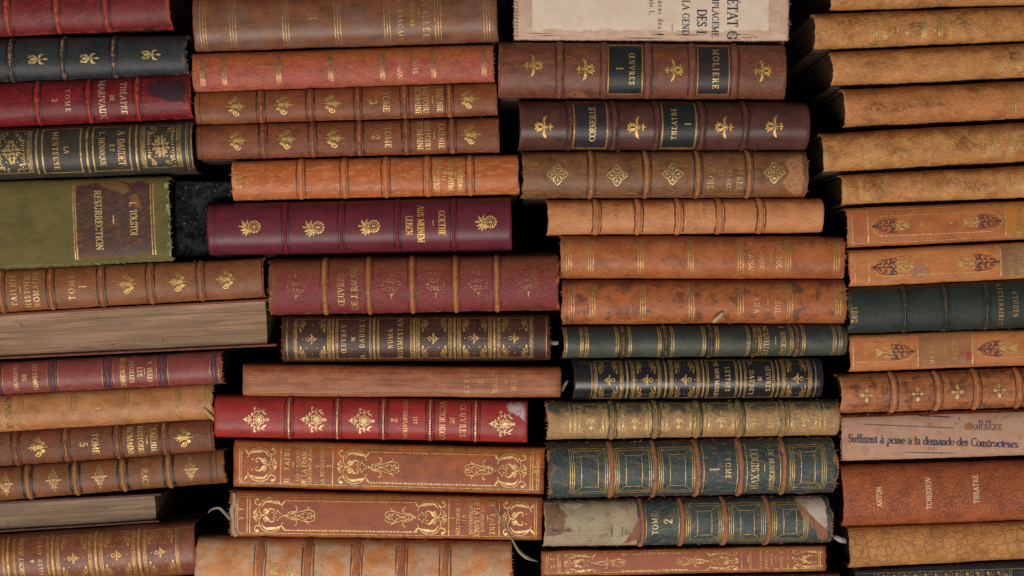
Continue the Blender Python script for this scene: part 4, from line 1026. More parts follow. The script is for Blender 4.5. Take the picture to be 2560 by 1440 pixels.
m = leather('pebbled_crimson', (122, 46, 50), (116, 54, 46), (84, 26, 34), wear=(172, 108, 58), wearamt=.9, scuff=.12, grain=1.0, gs=(6.5, 6.5), rough=.36, fade_shade=(128, 72, 50), fade_shade_at=(.5, .9), stain=.15)
b = add('B', Book('Pebbled crimson book with five thick bare tan ribs and faded lace diamonds', (678, 649, 787), (1397, 636, 775), 677, 1396, mat=m, bulge=.33, fray=1.8))
b.bands([811, 921, 1030, 1139, 1242], 13, 1.1, leather('bare_tan_ribs', (166, 104, 58), (148, 88, 50), (104, 60, 38), wear=(182, 124, 74), scuff=.6), tool=(84, 34, 30), tw=3)
for i, x in enumerate((739, 978, 1089, 1196, 1321)):
    p = Pen().at(b.X(x), 0); o_lace(p, 26, 36, 76, 4, 1.5); b.flush(p, 'gilt_ornament', gilt(.46, (206, 160, 100)))
p = Pen(); b.text('ŒUVRES', 852, .58, 15, pen=p, o='u', c=-.12); b.text('DE J. RACINE', 885, .78, 16, pen=p, o='u', c=-.08); b.flush(p, 'gilt_lettering', gilt(0.19, (204, 160, 96)))
b.blob('bare_patch', [(677, 660), (688, 656), (694, 700), (690, 760), (684, 784), (679, 782)], plain('bare_leather', (156, 102, 60), .8, .35, nscale=4, var=.8), .06, 5, 10, 2.0)
b.fibres(18, (176, 118, 70), 'l')

m = leather('black_brown_leather', (68, 44, 36), (60, 38, 30), (36, 22, 20), wear=(130, 62, 38), wearamt=.5, scuff=.06, grain=.4, rough=.32, gs=(5, 12), grot=-25)
b = add('B', Book('Near-black brown book crowded with gilt compartments, beneath the pebbled crimson book', (710, 790, 905), (1373, 787, 899), 709, 1374, mat=m, bulge=.36, fray=1.4))
p = Pen()
for x0, x1 in ((735, 826), (1041, 1129), (1144, 1229), (1243, 1332)): panel(b, x0, x1, p, v=.86, side=3, k=.9, flip=1)
for x0, x1 in ((840, 927), (943, 1030)): panel(b, x0, x1, p, v=.86, side=2, bare=True)
for x in (832, 935, 1035.5, 1136.5, 1236): beads(b, x, p, 26, .9, 2.6)
b.rules([717, 1366], 2.2, .92, p); b.flush(p, 'gilt_tooling', gilt(.15, (208, 164, 88)))
p = Pen(); b.text('ŒUVRES', 859, .6, 11, pen=p, o='u'); b.text('DE', 883, .1, 9, pen=p, o='u'); b.text('A. DAUDET', 905, .86, 12, pen=p, o='u')
b.text('NUMA', 976, .42, 12, pen=p, o='u'); b.text('ROUMESTAN', 1000, .88, 12, pen=p, o='u'); b.flush(p, 'gilt_lettering', gilt(0.07, (216, 170, 104)))
b.fibres(16, (150, 80, 50), 'rl')

m = leather('smooth_tan_calf', (160, 100, 68), (148, 90, 62), (96, 50, 30), wear=(178, 118, 78), wearamt=.4, scuff=.1, grain=.28, rough=.45, streak=.5, fade_shade=(134, 66, 34), fade_shade_at=(.6, .95), stain=.2)  # red-brown top tint stands for shade, painted into the leather
b = add('B', Book('Plain smooth light brown book with small title near its right end, no ribs', (608, 910, 991), (1402, 917, 993), 608, 1402, mat=m, bulge=.2, p=3.6, fray=.9, endr=2.5))
p = Pen(); b.text('A.GIDE', 1285, .56, 11, pen=p, bold=.12); b.text('RETOUR', 1237, .72, 12, pen=p, bold=.11); b.text('DE', 1202, .2, 12, pen=p, bold=.12); b.text("L'U.R.S.S.", 1167, .86, 12, pen=p, bold=.12)
p.at(b.X(1265), 0).line([(0, 8), (0, -7)], 2); b.flush(p, 'gilt_lettering', gilt(0.07, (202, 156, 92)))

m = leather('bright_red_leather', (152, 46, 42), (140, 42, 42), (96, 22, 28), wear=(160, 36, 34), wearamt=.4, scuff=.04, grain=.35, rough=.34, stain=.15)
b = add('B', Book('Bright red book with gilt floral wreaths and a whitened patch at upper right', (540, 987, 1092), (1319, 1002, 1105), 540, 1319, mat=m, bulge=.28, p=2.8, fray=.6))
b.blob('bleached_patch', [(1258, 1004), (1290, 1002), (1315, 1005), (1317, 1040), (1316, 1062), (1300, 1045), (1285, 1040), (1262, 1028)], plain('bleached_leather', (204, 180, 182), .5, .24, nscale=2, alpha=.95), .05, 3, 14, 1.6)
b.bands([722, 843, 958, 1075, 1189], 13, .7, leather('red_ribs', (132, 40, 42), (116, 34, 38), (80, 16, 20), wear=(180, 84, 58), wearamt=.6, scuff=.5), tool=(78, 16, 22), tw=4)
p = Pen()
for x in (722, 843, 958, 1075, 1189): 
    X_ = b.X(x); h = b.HP(x) * .86; p.at(0, 0)
    for i in range(20): p.dot(X_, -h + 2 * h * i / 19, 2.1)
b.flush(p, 'gilt_tooling', gilt(.08, (240, 206, 150)), 1.02)
for x, y in ((641, 1049), (785, 1049), (905, 1052), (1257, 1060)):
    p = Pen().at(b.X(x), b.T(x, y) / K, .92, .92); o_bouquet(p); b.flush(p, 'gilt_ornament', gilt(.02, (240, 206, 140)))
p = Pen(); b.text('ŒUVRES', 1157, .78, 14, pen=p); b.text('DE', 1131, .15, 11, pen=p); b.text('VICTOR HUGO', 1106, .92, 14, pen=p)
b.text('LES', 1038, .17, 10, pen=p); b.text('CONTEMPLATIONS', 1013, .94, 10, pen=p); b.text('2', 986, .14, 16, pen=p)
b.flush(p, 'gilt_lettering', gilt(0.07, (234, 176, 112)))

def taine(col, Lft, Rgt, x0, x1, label, o, mat, parts, txt, worn=.08, sc=1.0, extra=None, framev=.88):
    b = add(col, Book(label, Lft, Rgt, x0, x1, mat=mat, bulge=.12, p=5, fray=1.2, endr=1.8))
    p = Pen(); a, c = b.X(x0) + 14, b.X(x1) - 14; h = b.HP() * framev
    for d in (0, 4.5):
        p.at(0, 0).line([(a + d, h - d), (c - d, h - d)], 1.7).line([(a + d, -h + d), (c - d, -h + d)], 1.7).line([(a + d, -h + d), (a + d, h - d)], 1.9).line([(c - d, -h + d), (c - d, h - d)], 1.9)
    for x, n_ in parts['rules']:
        for i in range(n_): p.at(0, 0).line([(b.X(x) + i * 6.5, -h + 4), (b.X(x) + i * 6.5, h - 4)], 2.4)
    for y in (h - 13 * sc, -h + 13 * sc): chain(p, b.X(parts['chain'][0]), b.X(parts['chain'][1]), y)
    b.flush(p, 'gilt_tooling', gilt(worn, (214, 168, 92)))
    for x, sx, fl in parts['scroll']:
        p = Pen().at(b.X(x), 0, sx, sc); o_scroll(p, fl); b.flush(p, 'gilt_ornament', gilt(worn, (226, 186, 112)))
    p = Pen()
    for t_, x, f, ch in txt:
        if t_ == '-': p.at(b.X(x), 0).line([(0, 8), (0, -7)], 2.4)
        else: b.text(t_, x, f, ch, o, pen=p)
    b.flush(p, 'gilt_lettering', gilt(0.12, (206, 158, 88)))
    return b
m = leather('flamed_orange_calf', (140, 70, 34), (156, 80, 30), (104, 56, 42), wear=(158, 84, 44), wearamt=.5, scuff=.35, grain=.2, rough=.42, mott=.9, stain=.6, dscale=1.0)
b = taine('B', (585, 1100, 1216), (1362, 1119, 1236), 585, 1361, 'Flamed orange-brown book with gilt arabesques, upside-down title on left, above its twin', 'u', m,
      {'rules': [(702, 1), (832, 1), (1326, 1), (1332, 1)], 'chain': (925, 1245), 'scroll': [(693, -1, False), (842, 1, True), (1318, -1, True)]},
      [('H. TAINE', 717, .76, 13), ('-', 733, 0, 0), ('LES ORIGINES', 745, .66, 8), ('DE LA FRANCE', 760, .88, 13), ('CONTEMPORAINE', 775, .84, 9), ('V', 792, .08, 10), ('LA REVOLUTION', 806, .8, 9), ('3', 822, .1, 10), ('S', 1343, .12, 14)], .1)
p = Pen(); b.text('J. S.', 1343, .0 + .42, 13, 'u', pen=p); b.flush(p, 'gilt_lettering', gilt(0.11, (200, 150, 84)))
m = leather('orange_brown_calf', (144, 72, 38), (136, 68, 36), (104, 52, 36), wear=(168, 90, 50), wearamt=.6, scuff=.12, grain=.4, rough=.44, stain=.2, gs=(9, 9))
b = taine('B', (578, 1226, 1343), (1356, 1242, 1350), 576, 1355, 'Orange-brown arabesque book with torn paper at its left end and a ribbon draped across', 'd', m,
      {'rules': [(618, 1), (625, 1), (1122, 1), (1248, 1)], 'chain': (712, 1045), 'scroll': [(632, 1, True), (1118, -1, True), (1254, 1, False)]},
      [('H. TAINE', 1231, .76, 13), ('-', 1219, 0, 0), ('LES ORIGINES', 1206, .6, 8), ('DE LA FRANCE', 1192, .88, 13), ('CONTEMPORAINE', 1177, .78, 9), ('VI', 1160, .14, 10), ('LA REVOLUTION', 1145, .8, 9), ('4', 1132, .1, 10), ('J. S.', 601, .32, 13)], .05)
b.fibres(12, (190, 160, 130), 'l', 7)
_tb = b

m = leather('peach_calf', (194, 156, 126), (198, 130, 78), (150, 92, 60), wear=(166, 76, 40), wearamt=.9, scuff=.12, grain=.3, rough=.42, mott=.95, stain=.25, dscale=.6, wscale=1.2)
b = add('B', Book('Thick peach-coloured book with upside-down author and title at the bottom centre', (499, 1339, 1553), (1281, 1352, 1550), 498, 1281, mat=m, bulge=.3, fray=2.2))
b.bands([648, 768, 890, 1003, 1112], 20, .9, leather('peach_ribs', (172, 112, 80), (160, 94, 60), (110, 60, 40), wear=(160, 80, 44), scuff=.4), tool=(104, 76, 64), tw=3.5)
p = Pen(); b.text('M.WEBB', 684, .46, 18, 'u', pen=p, c=.02); b.text('SARN', 727, .32, 20, 'u', pen=p, c=.12)
p.at(b.X(706), 30).line([(0, 8), (0, 0)], 1.8).line([(0, -6), (0, -14)], 1.8); b.flush(p, 'gilt_lettering', gilt(0.06, (238, 196, 110)))
b.fibres(22, (176, 96, 60), 'rt')
# ================================================================ third column
m = paper('vellum_paper', (214, 182, 160), (186, 138, 114), dirt=(74, 62, 52), dirtamt=.25)
b = add('C', Book('Pale paper-covered book with black printed French text, atop the third column', (1286, -120, 101), (1972, -112, 103), 1285, 1971, mat=m, bulge=.08, p=5, fray=2.0, cover=plain('vellum_boards', (150, 112, 90)), pages=(120, 96, 76)))
b.patch('paper_lining', 1331, 1926, -.80, .9, paper('cream_paper', (232, 210, 190), (218, 190, 168), dirt=(176, 140, 116), dirtamt=.2), .08, 3)
ink = plain('printers_ink', (62, 60, 66), .7, .08)
p = Pen(); b.text('ÉTAT G', 1832, .46, 25, pen=p, c=-.51); b.text("L'EMPLACEME", 1789, .60, 16, pen=p, c=-.33); b.text('DES I', 1755, .28, 23, pen=p, c=-.58); b.text('LA GEND', 1715, .40, 17, pen=p, c=-.49)
b.text('residences des I', 1652, .62, 13, pen=p, c=-.27, bold=.15); b.text('initiale L,', 1630, .34, 12, pen=p, c=-.12, bold=.15)
p.at(b.X(1681), -b.HP() * .72).line([(0, 8), (0, -8)], 1.6)
b.flush(p, 'printed_lettering', ink, .2)
p = Pen(); rg = random.Random(3)
for i in range(9):
    y = -b.HP() * rg.uniform(.86, .95); x = b.X(rg.uniform(1300, 1900)); p.at(0, 0).line([(x, y), (x + rg.uniform(20, 90), y + rg.uniform(-2, 2))], rg.uniform(1, 2.2), 'both')
for i in range(14):
    y = b.HP() * (-.9 + i * .075); p.line([(b.X(1290), y), (b.X(1296), y - 4)], 2.2)
b.flush(p, 'surface_crack', plain('dark_crack', (50, 44, 38), .8, .2), .12)
b.fibres(26, (190, 150, 126), 'lrb', 8)

def fancy(pen, b, x, y, sx):
    pen.at(b.X(x), b.T(x, y) / K, sx, 1); o_iris(pen)
lb_green = leather('dark_green_label', (36, 42, 43), (30, 36, 37), (22, 26, 27), wear=(90, 80, 60), wearamt=.15, scuff=.03, rough=.34, grain=.35)
lb_purple = leather('dark_purple_label', (52, 42, 50), (44, 36, 43), (30, 24, 29), wear=(100, 80, 70), wearamt=.15, scuff=.03, rough=.34, grain=.35)
m = leather('chocolate_calf', (112, 68, 54), (104, 62, 50), (70, 42, 36), wear=(158, 92, 54), wearamt=.55, scuff=.4, grain=.4, rough=.38, gs=(5, 11), grot=14, fade_shade=(112, 62, 36), fade_shade_at=(.66, .95))  # warmer brown along the top is painted upper-edge shade
b = add('C', Book('Chocolate brown book with a green and a purple label, just beneath the pale paper one', (1247, 106, 245), (1961, 113, 248), 1247, 1960, mat=m, bulge=.32, fray=1.3))
b.bands([1400, 1512, 1621, 1732, 1838], 17, .8, leather('chocolate_ribs', (116, 70, 54), (104, 60, 46), (70, 40, 32), wear=(150, 90, 58), scuff=.4), tool=(60, 34, 28), tw=3.5, td=2)
b.patch('title_label', 1521, 1606, -.87, .87, lb_green, .12); b.patch('title_label', 1745, 1823, -.87, .87, lb_purple, .12)
p = Pen(); b.frame(1521, 1606, .87, 3, p); b.frame(1745, 1823, .87, 2.6, p); b.flush(p, 'gilt_tooling', gilt(.12, (206, 154, 80)), .2)
for x, y in ((1333, 164), (1463, 173), (1684, 175), (1905, 177)):
    p = Pen(); fancy(p, b, x, y, 1); b.flush(p, 'gilt_ornament', gilt(.03, (238, 186, 96)))
p = Pen(); b.text('ŒUVRES', 1580, .56, 13, pen=p); b.text('1', 1550, .1, 16, pen=p); b.text('MOLIERE', 1790, .72, 15, pen=p, c=.03); b.flush(p, 'gilt_lettering', gilt(0.04, (226, 186, 108)), .2)
b.blob('bare_patch', [(1415, 232), (1432, 226), (1448, 222), (1470, 232), (1478, 240), (1450, 243), (1420, 242)], plain('bare_leather', (156, 98, 58), .7, .2, nscale=3, var=.6), .06, 4)

m = leather('dark_chocolate_calf', (86, 54, 48), (76, 46, 42), (48, 28, 26), wear=(120, 70, 46), wearamt=.3, scuff=.08, grain=.2, rough=.3, stain=.3, fade_shade=(78, 42, 30), fade_shade_at=(.66, .95))  # darker brown top: shade put into the colour
b = add('C', Book('Glossy dark chocolate book whose purple and green labels read upside-down', (1297, 254, 376), (2013, 256, 375), 1296, 2014, mat=m, bulge=.4, fray=.5, p=2.0, bow=7))
b.bands([1427, 1538, 1645, 1758, 1866], 15, .8, leather('dark_ribs', (88, 54, 46), (74, 44, 38), (46, 28, 26), wear=(120, 74, 56), rough=.3), tool=(44, 26, 24), tw=4, td=2)
b.patch('title_label', 1436, 1519, -.93, .93, lb_purple, .12); b.patch('title_label', 1657, 1741, -.93, .93, lb_green, .12)
p = Pen(); b.frame(1436, 1519, .93, 4, p); b.frame(1657, 1741, .93, 4, p); b.flush(p, 'gilt_tooling', gilt(.1, (200, 146, 74)), .2)
for x, y in ((1361, 317), (1593, 318), (1812, 318), (1938, 316)):
    p = Pen(); fancy(p, b, x, y, -1); b.flush(p, 'gilt_ornament', gilt(.02, (238, 186, 96)))
p = Pen(); b.text('CORNEILLE', 1482, .7, 15, 'u', pen=p, c=.02); b.text('THEATRE', 1686, .64, 12, 'u', pen=p, c=.02); b.text('1', 1719, .1, 15, 'u', pen=p); b.flush(p, 'gilt_lettering', gilt(0.03, (232, 196, 128)), .2)

m = leather('olive_brown_calf', (128, 82, 48), (120, 82, 60), (76, 50, 32), wear=(164, 112, 66), wearamt=.6, scuff=.45, grain=.35, rough=.4, mott=.95, stain=.55, dscale=.8, streak=.3)
b = add('C', Book('Worn brown book with four gilt quatrefoils and a bare patch at right', (1305, 380, 496), (2011, 378, 493), 1304, 2012, mat=m, bulge=.34, fray=1.8, bow=5))
b.blob('bare_patch', [(1985, 384), (2008, 382), (2011, 440), (2010, 492), (1990, 492), (1966, 478), (1952, 458), (1972, 430), (1960, 402)], plain('bare_tan', (182, 124, 82), .7, .12, nscale=3, var=.5), .06, 5)
b.bands([1480, 1618, 1747, 1875], 12, 1.0, leather('rubbed_ribs', (156, 102, 58), (140, 88, 52), (90, 56, 36), wear=(180, 126, 80), scuff=.5), tool=(60, 40, 28), tw=4)
for x, y in ((1394, 436), (1543, 438), (1682, 435), (1936, 432)):
    p = Pen().at(b.X(x), b.T(x, y) / K); o_quatrefoil(p); b.flush(p, 'gilt_ornament', gilt(.1, (234, 200, 128)))
p = Pen(); b.text('LETTRES', 1850, .7, 14, pen=p); b.text("D'ABELARD", 1823, .7, 11, pen=p); b.text('ET', 1804, .14, 11, pen=p); b.text("D'HÉLOISE", 1777, .86, 15, pen=p); b.flush(p, 'gilt_lettering', gilt(0.22, (210, 160, 92)))
b.fibres(22, (176, 122, 80), 'ltr')

m = leather('peach_tan_goatskin', (194, 132, 86), (186, 120, 76), (130, 76, 48), wear=(196, 132, 82), wearamt=.5, scuff=.12, grain=.5, gs=(6, 9), rough=.42, stain=.15, fade_shade=(160, 88, 48), fade_shade_at=(.72, .95))  # top edge tinted darker to paint its shade
b = add('C', Book('Peach-tan ribbed book with almost worn-off lettering, above the two marbled brown twins', (1368, 500, 588), (2052, 496, 581), 1367, 2052, mat=m, bulge=.38, fray=1.0, bow=5))
b.bands([1493, 1598, 1699, 1801, 1904], 13, .9, leather('peach_tan_ribs', (186, 116, 72), (170, 102, 60), (120, 66, 40), wear=(200, 132, 86)), tool=(92, 50, 32), tw=4)
p = Pen(); b.text('TOME I', 1540, .7, 9, pen=p); b.text('LETTRES DE', 1743, .86, 9, pen=p); b.text('FRANCE', 1762, .62, 9, pen=p); b.rules([1506, 1583, 1714, 1789], 1.4, .8, p); b.flush(p, 'gilt_lettering', gilt(0.25, (206, 152, 92)))
b.fibres(14, (170, 100, 60), 'bl')

for (Lf, Rg, x0, x1, lab, base, dark, st, rl, tx) in (
    ((1400, 589, 696), (2105, 592, 697), 1400, 2106, 'Marbled tan book with two-word title, triple gilt lines, resting on its darker-stained twin', (166, 96, 54), (104, 62, 42), .45, [1422, 1477, 1602, 1727, 1852, 1971, 2092], [('EM. ZOLA', 1948, .76, 13), ('-', 1927, 0, 0), ('LA CONQUÊTE', 1905, .86, 10), ('DE PLASSANS', 1878, .88, 12)]),
    ((1404, 700, 810), (2108, 699, 808), 1404, 2109, 'Blotchy stained tan book with a four-letter title and a chip of paper on it', (162, 92, 52), (84, 54, 44), 0.8, [1429, 1481, 1607, 1729, 1852, 1975, 2096], [('EM. ZOLA', 1945, .78, 13), ('-', 1920, 0, 0), ('NANA', 1892, .52, 13)])):
    m = leather('marbled_tan_calf', base, (158, 84, 42), dark, wear=(182, 120, 76), wearamt=.5, scuff=.3, grain=.32, gs=(7, 9), rough=.42, mott=.8, stain=st, dscale=.8 if st < .5 else 1.1, fade_shade=(134, 72, 42), fade_shade_at=(.7, .98))  # dark brown along both top edges is painted shade
    b = add('C', Book(lab, Lf, Rg, x0, x1, mat=m, bulge=.34, fray=1.4 if st < .5 else 2.2))
    b.flush(b.triple(rl, 6, 2.4, 3, .82), 'gilt_tooling', gilt(.15, (220, 174, 98)))
    p = Pen()
    for t_, x, f, ch in tx:
        if t_ == '-': p.at(b.X(x), 0).line([(0, 9), (0, -9)], 2)
        else: b.text(t_, x, f, ch, pen=p, bold=.13)
    b.flush(p, 'gilt_lettering', gilt(0.07, (230, 186, 112)))
    b.fibres(24, (176, 110, 68), 'rrbl', 8)

m = leather('slate_green_goatskin', (72, 76, 68), (64, 68, 60), (38, 42, 40), wear=(130, 90, 60), wearamt=.4, scuff=.02, grain=.5, gs=(9, 9), rough=.38, fade_shade=(44, 50, 50), fade_shade_at=(.3, .8))  # upper part darkened in the colour, as painted shade
b = add('C', Book('Slate green book ringed by many gilt double bars, under the stained tan book', (1406, 817, 895), (2109, 810, 888), 1405, 2110, mat=m, bulge=.42, fray=.9, bow=7))
mb = leather('green_ribs', (50, 50, 42), (84, 70, 44), (30, 34, 32), wear=(180, 110, 66), wearamt=.45, scuff=.4)
b.bands([1560, 1666, 1780, 1890, 1995], 11, .9, mb, tool=(30, 34, 32), tw=6, td=6)
p = Pen()
for x in (1415, 1455, 1468, 1544, 1576, 1650, 1682, 1761, 1794, 1872, 1900, 1980, 2010, 2087, 2102): b.rules([x - 2.6, x + 2.6], 3.4, .97, p, .15)
b.flush(p, 'gilt_tooling', gilt(.16, (198, 160, 88)))
p = Pen(); b.text('J. SANDEAU', 1959, .92, 12, pen=p); b.text('NOUVELLES', 1916, .94, 13, pen=p); p.at(b.X(1939), 0).line([(0, 11), (0, -9)], 2); b.flush(p, 'gilt_lettering', gilt(0.07, (212, 172, 96)))

m = leather('jet_black_leather', (31, 30, 34), (27, 26, 29), (16, 16, 20), wear=(120, 90, 60), wearamt=.12, scuff=.02, grain=.16, rough=.26, stain=.1, spec=.45)
b = add('C', Book('Shiny jet black book with gilt flower compartments, under the slate green book', (1431, 899, 999), (2048, 893, 995), 1430, 2048, mat=m, bulge=.42, fray=.4, bow=7))
p = Pen()
for x0, x1 in ((1486, 1558), (1580, 1653), (1676, 1750), (1956, 2029)): panel(b, x0, x1, p, v=.9, side=3, k=.82, flip=-1)
for x0, x1 in ((1768, 1844), (1862, 1936)): panel(b, x0, x1, p, v=.9, side=2, bare=True)
for x in (1569, 1665, 1759, 1853, 1946): beads(b, x, p, 28, .9, 2.2)
b.rules([1435, 2040, 1480], 2, .93, p); b.flush(p, 'gilt_tooling', gilt(.08, (214, 170, 90)))
p = Pen(); b.text('ŒUVRES', 1921, .6, 11, pen=p); b.text('DE', 1900, .12, 9, pen=p); b.text('A. DAUDET', 1880, .84, 11, pen=p, c=.04); b.text('LETTRES', 1820, .6, 11, pen=p); b.text('DE MON MOULIN', 1793, .88, 10, pen=p); b.flush(p, 'gilt_lettering', gilt(0.04, (224, 186, 120)))

m = leather('faded_green_goatskin', (164, 128, 88), (154, 114, 80), (96, 82, 54), wear=(176, 124, 78), wearamt=.6, scuff=.2, grain=.8, gs=(2.4, 7), grot=-28, rough=.36, fade_shade=(46, 58, 52), fade_shade_at=(.60, .84), stain=.25)
b = add('C', Book('Faded greenish-tan book with lacy gilt compartments, green left only along its top', (1366, 1004, 1098), (2091, 998, 1087), 1365, 2091, mat=m, bulge=.34, fray=2.0, bow=6))
b.bands([1533, 1642, 1746, 1853, 1960], 12, 1.0, leather('faded_ribs', (150, 116, 74), (112, 96, 62), (70, 66, 48), wear=(176, 132, 88), scuff=.4, fade_shade=(70, 74, 54), fade_shade_at=(.55, .85)), tool=(56, 60, 46), tw=6, td=5)
p = Pen()
for x0, x1 in ((1436, 1520), (1545, 1629), (1654, 1739), (1760, 1845), (1968, 2052)):
    panel(b, x0, x1, p, sprig=0, v=.86, side=2, k=.82, dots=False); mid = (b.X(x0) + b.X(x1)) / 2
    p.at(mid, 0); o_snow(p)
    for sx, xx in ((1, b.X(x0) + 10), (-1, b.X(x1) - 10)):
        for i in range(4): p.at(xx, -12 + i * 8, sx, 1).curve([(0, -4), (5, -1), (1, 4)], 1.8)
panel(b, 1866, 1949, p, bare=True, side=2, v=.86); b.rules([1426, 2062], 2.4, .95, p)
b.flush(p, 'gilt_tooling', gilt(.08, (228, 190, 112)))
p = Pen(); b.text('POÉSIES', 1927, .7, 12, pen=p, c=-.03); b.text('DE', 1906, .14, 9, pen=p); b.text('A. CHENIER', 1881, .88, 13, pen=p); b.flush(p, 'gilt_lettering', gilt(0.13, (216, 172, 100)))
b.fibres(46, (168, 118, 76), 'lllrtb', 8)

BG = dict(wear=(150, 104, 70), wearamt=.95, scuff=.40, wear2=(146, 140, 104), grain=.4, rough=.42, mott=.7, stain=.3, wscale=1.3)
ribs = leather('crumbling_tan_ribs', (150, 98, 68), (134, 84, 58), (96, 60, 44), wear=(178, 116, 78), scuff=.5, grain=.8)
def deco(b, x0, x1, p, v=.8):
    a, c = b.X(x0), b.X(x1); h = b.HP() * v; p.at(0, 0)
    for i in (0, 5):
        p.line([(a + i, h - i), (c - i, h - i)], 1.6).line([(a + i, -h + i), (c - i, -h + i)], 1.6)
    for i in (-4, 1, 6): p.line([(a + i, -h), (a + i, h)], 1.9).line([(c - i, -h), (c - i, h)], 1.9)
    i = 24; j = 17
    p.line([(a + i, h - j), (c - i, h - j), (c - i, -h + j), (a + i, -h + j), (a + i, h - j)], 1.7)
    for sx, X1, X2 in ((1, a + 6, a + i), (-1, c - 6, c - i)):
        for s_ in (1, -1): p.line([(X1, s_ * (h - 5)), (X2, s_ * (h - j))], 1.5)
m = leather('petrol_blue_leather', (54, 68, 70), (44, 56, 60), (28, 36, 40), **BG)
b = add('C', Book('Scuffed petrol-blue book TOME 1 with nested gilt rectangles and crumbling tan ribs', (1366, 1108, 1244), (2080, 1093, 1231), 1366, 2080, mat=m, bulge=.36, fray=3.4, bow=8))
b.bands([1531, 1640, 1747, 1855, 1963], 13, 1.1, ribs, tool=None)
p = Pen()
for x0, x1 in ((1430, 1520), (1542, 1630), (1652, 1738), (1980, 2062)): deco(b, x0, x1, p)
b.rules([1760, 1844, 1868, 1952], 2.2, .86, p); b.flush(p, 'gilt_tooling', gilt(.04, (222, 190, 108)), .16)
p = Pen(); b.text('A.DE BEAUCHESNE', 1930, .84, 12, pen=p, bold=.2); b.text('LOUIS XVII', 1888, .74, 18, pen=p, c=-.04); p.at(b.X(1912), 0).line([(0, 9), (0, -7)], 2.2)
b.text('TOME', 1821, .38, 13, pen=p, c=.04); b.text('1', 1787, .14, 23, pen=p); b.flush(p, 'gilt_lettering', gilt(0.08, (220, 190, 120)))
b.fibres(70, (166, 108, 72), 'lrttbb', 9)

m = leather('petrol_blue_leather', (58, 72, 74), (48, 60, 62), (30, 38, 40), **BG)
b = add('C', Book('Petrol-blue book marked 2 with its left third torn down to printed paper', (1360, 1250, 1366), (2070, 1239, 1355), 1360, 2070, mat=m, bulge=.36, fray=2.6, bow=8))
b.patch('paper_lining', 1362, 1598, -.97, .97, paper('grey_printed_paper', (170, 154, 126), (138, 104, 82), dirt=(100, 74, 56), dirtamt=.5), .14, 2.5)
b.blob('torn_edge', [(1600, 1290), (1602, 1350), (1560, 1362), (1568, 1350), (1582, 1328), (1592, 1305)], plain('torn_leather', (146, 92, 66), .7, nscale=3, var=.6), .2, 3)
b.blob('glue_stain', [(1364, 1265), (1400, 1262), (1424, 1290), (1412, 1310), (1404, 1340), (1364, 1345)], plain('rust_stain', (134, 94, 70), .7, .25, nscale=1.5, var=.5), .19, 3)
b.blob('white_scrap', [(1408, 1262), (1440, 1256), (1466, 1264), (1450, 1275), (1420, 1272)], plain('white_scrap', (186, 176, 160), .7, .2), .22, 4)
b.bands([1608, 1708, 1816, 1924], 13, 1.1, ribs, tool=None)
b.blob('bare_patch', [(1992, 1245), (2030, 1240), (2066, 1242), (2069, 1300), (2068, 1330), (2050, 1310), (2020, 1290), (2000, 1268)], paper('white_lining', (186, 172, 158), (160, 120, 100), dirt=(146, 84, 62), dirtamt=.45), .14, 3)
b.blob('torn_edge', [(1990, 1252), (1998, 1252), (2030, 1290), (2070, 1328), (2074, 1352), (2050, 1352), (2040, 1326), (2005, 1290)], plain('torn_leather', (150, 96, 66), .7, nscale=3, var=.6), .17, 3)
p = Pen()
for x0, x1 in ((1720, 1804), (1828, 1910), (1936, 2016)): deco(b, x0, x1, p)
b.rules([1616, 1698], 1.8, .84, p); b.flush(p, 'gilt_tooling', gilt(.06, (216, 186, 106)), .16)
p = Pen(); b.text('TOME', 1638, .46, 14, 'u', pen=p, c=.0); b.text('2', 1671, .14, 21, 'u', pen=p, c=.1); b.flush(p, 'gilt_lettering', gilt(0.04, (224, 196, 128)))
p = Pen(); b.text('Barcarolle', 1381, 50, 10, 'h', pen=p, y=1330)
for y in (1326, 1337, 1344):
    t = b.T(1400, y) / (K * (D + b.crest_y()) / D); p.at(0, 0)
    for i in range(19): p.dot(b.X(1430 + i * 4.4), t - 2, .9)
for y, q in ((1318, '5'), (1328, '8'), (1338, '2')): b.text(q, 1527, 8, 9, 'h', pen=p, y=y + 4)
p.at(0, 0).line([(b.X(1556), b.T(1556, 1316) / K), (b.X(1556), b.T(1556, 1345) / K)], 1.6); b.text('So', 1563, 14, 10, 'h', pen=p, y=1336)
b.flush(p, 'printed_lettering', plain('printers_ink', (58, 52, 46), .7, .15), .26)
b.fibres(46, (166, 108, 72), 'rttbb', 8)

m = leather('brick_brown_calf', (148, 78, 48), (138, 72, 44), (108, 52, 36), wear=(166, 92, 56), wearamt=.4, scuff=.06, grain=.25, rough=.42, stain=.15)
b = taine('C', (1353, 1377, 1441), (2064, 1364, 1427), 1353, 2065, 'Slim brick-brown arabesque book at the bottom of the third column, J.S. at left', 'd', m,
      {'rules': [(1395, 1), (1400, 1), (1854, 1), (1970, 1)], 'chain': (1555, 1720), 'scroll': [(1408, 1, True), (1848, -1, True), (1978, 1, False)]},
      [('H. TAINE', 1954, .66, 7), ('-', 1940, 0, 0), ('LES ORIGINES', 1929, .5, 5), ('DE LA FRANCE', 1916, .7, 7), ('CONTEMPORAINE', 1902, .66, 5), ('LA REVOLUTION', 1876, .66, 6), ('-', 1870, 0, 0), ('J. S.', 1382, .46, 11)], .3, .56)
m = leather('dark_red_brown', (74, 36, 26), (60, 30, 22), (40, 20, 16))
b = add('C', Book('Dark red-brown strip of a book below the slim arabesque one, bottom edge', (1300, 1450, 1556), (2100, 1434, 1544), 1300, 2100, mat=m, bulge=.15))

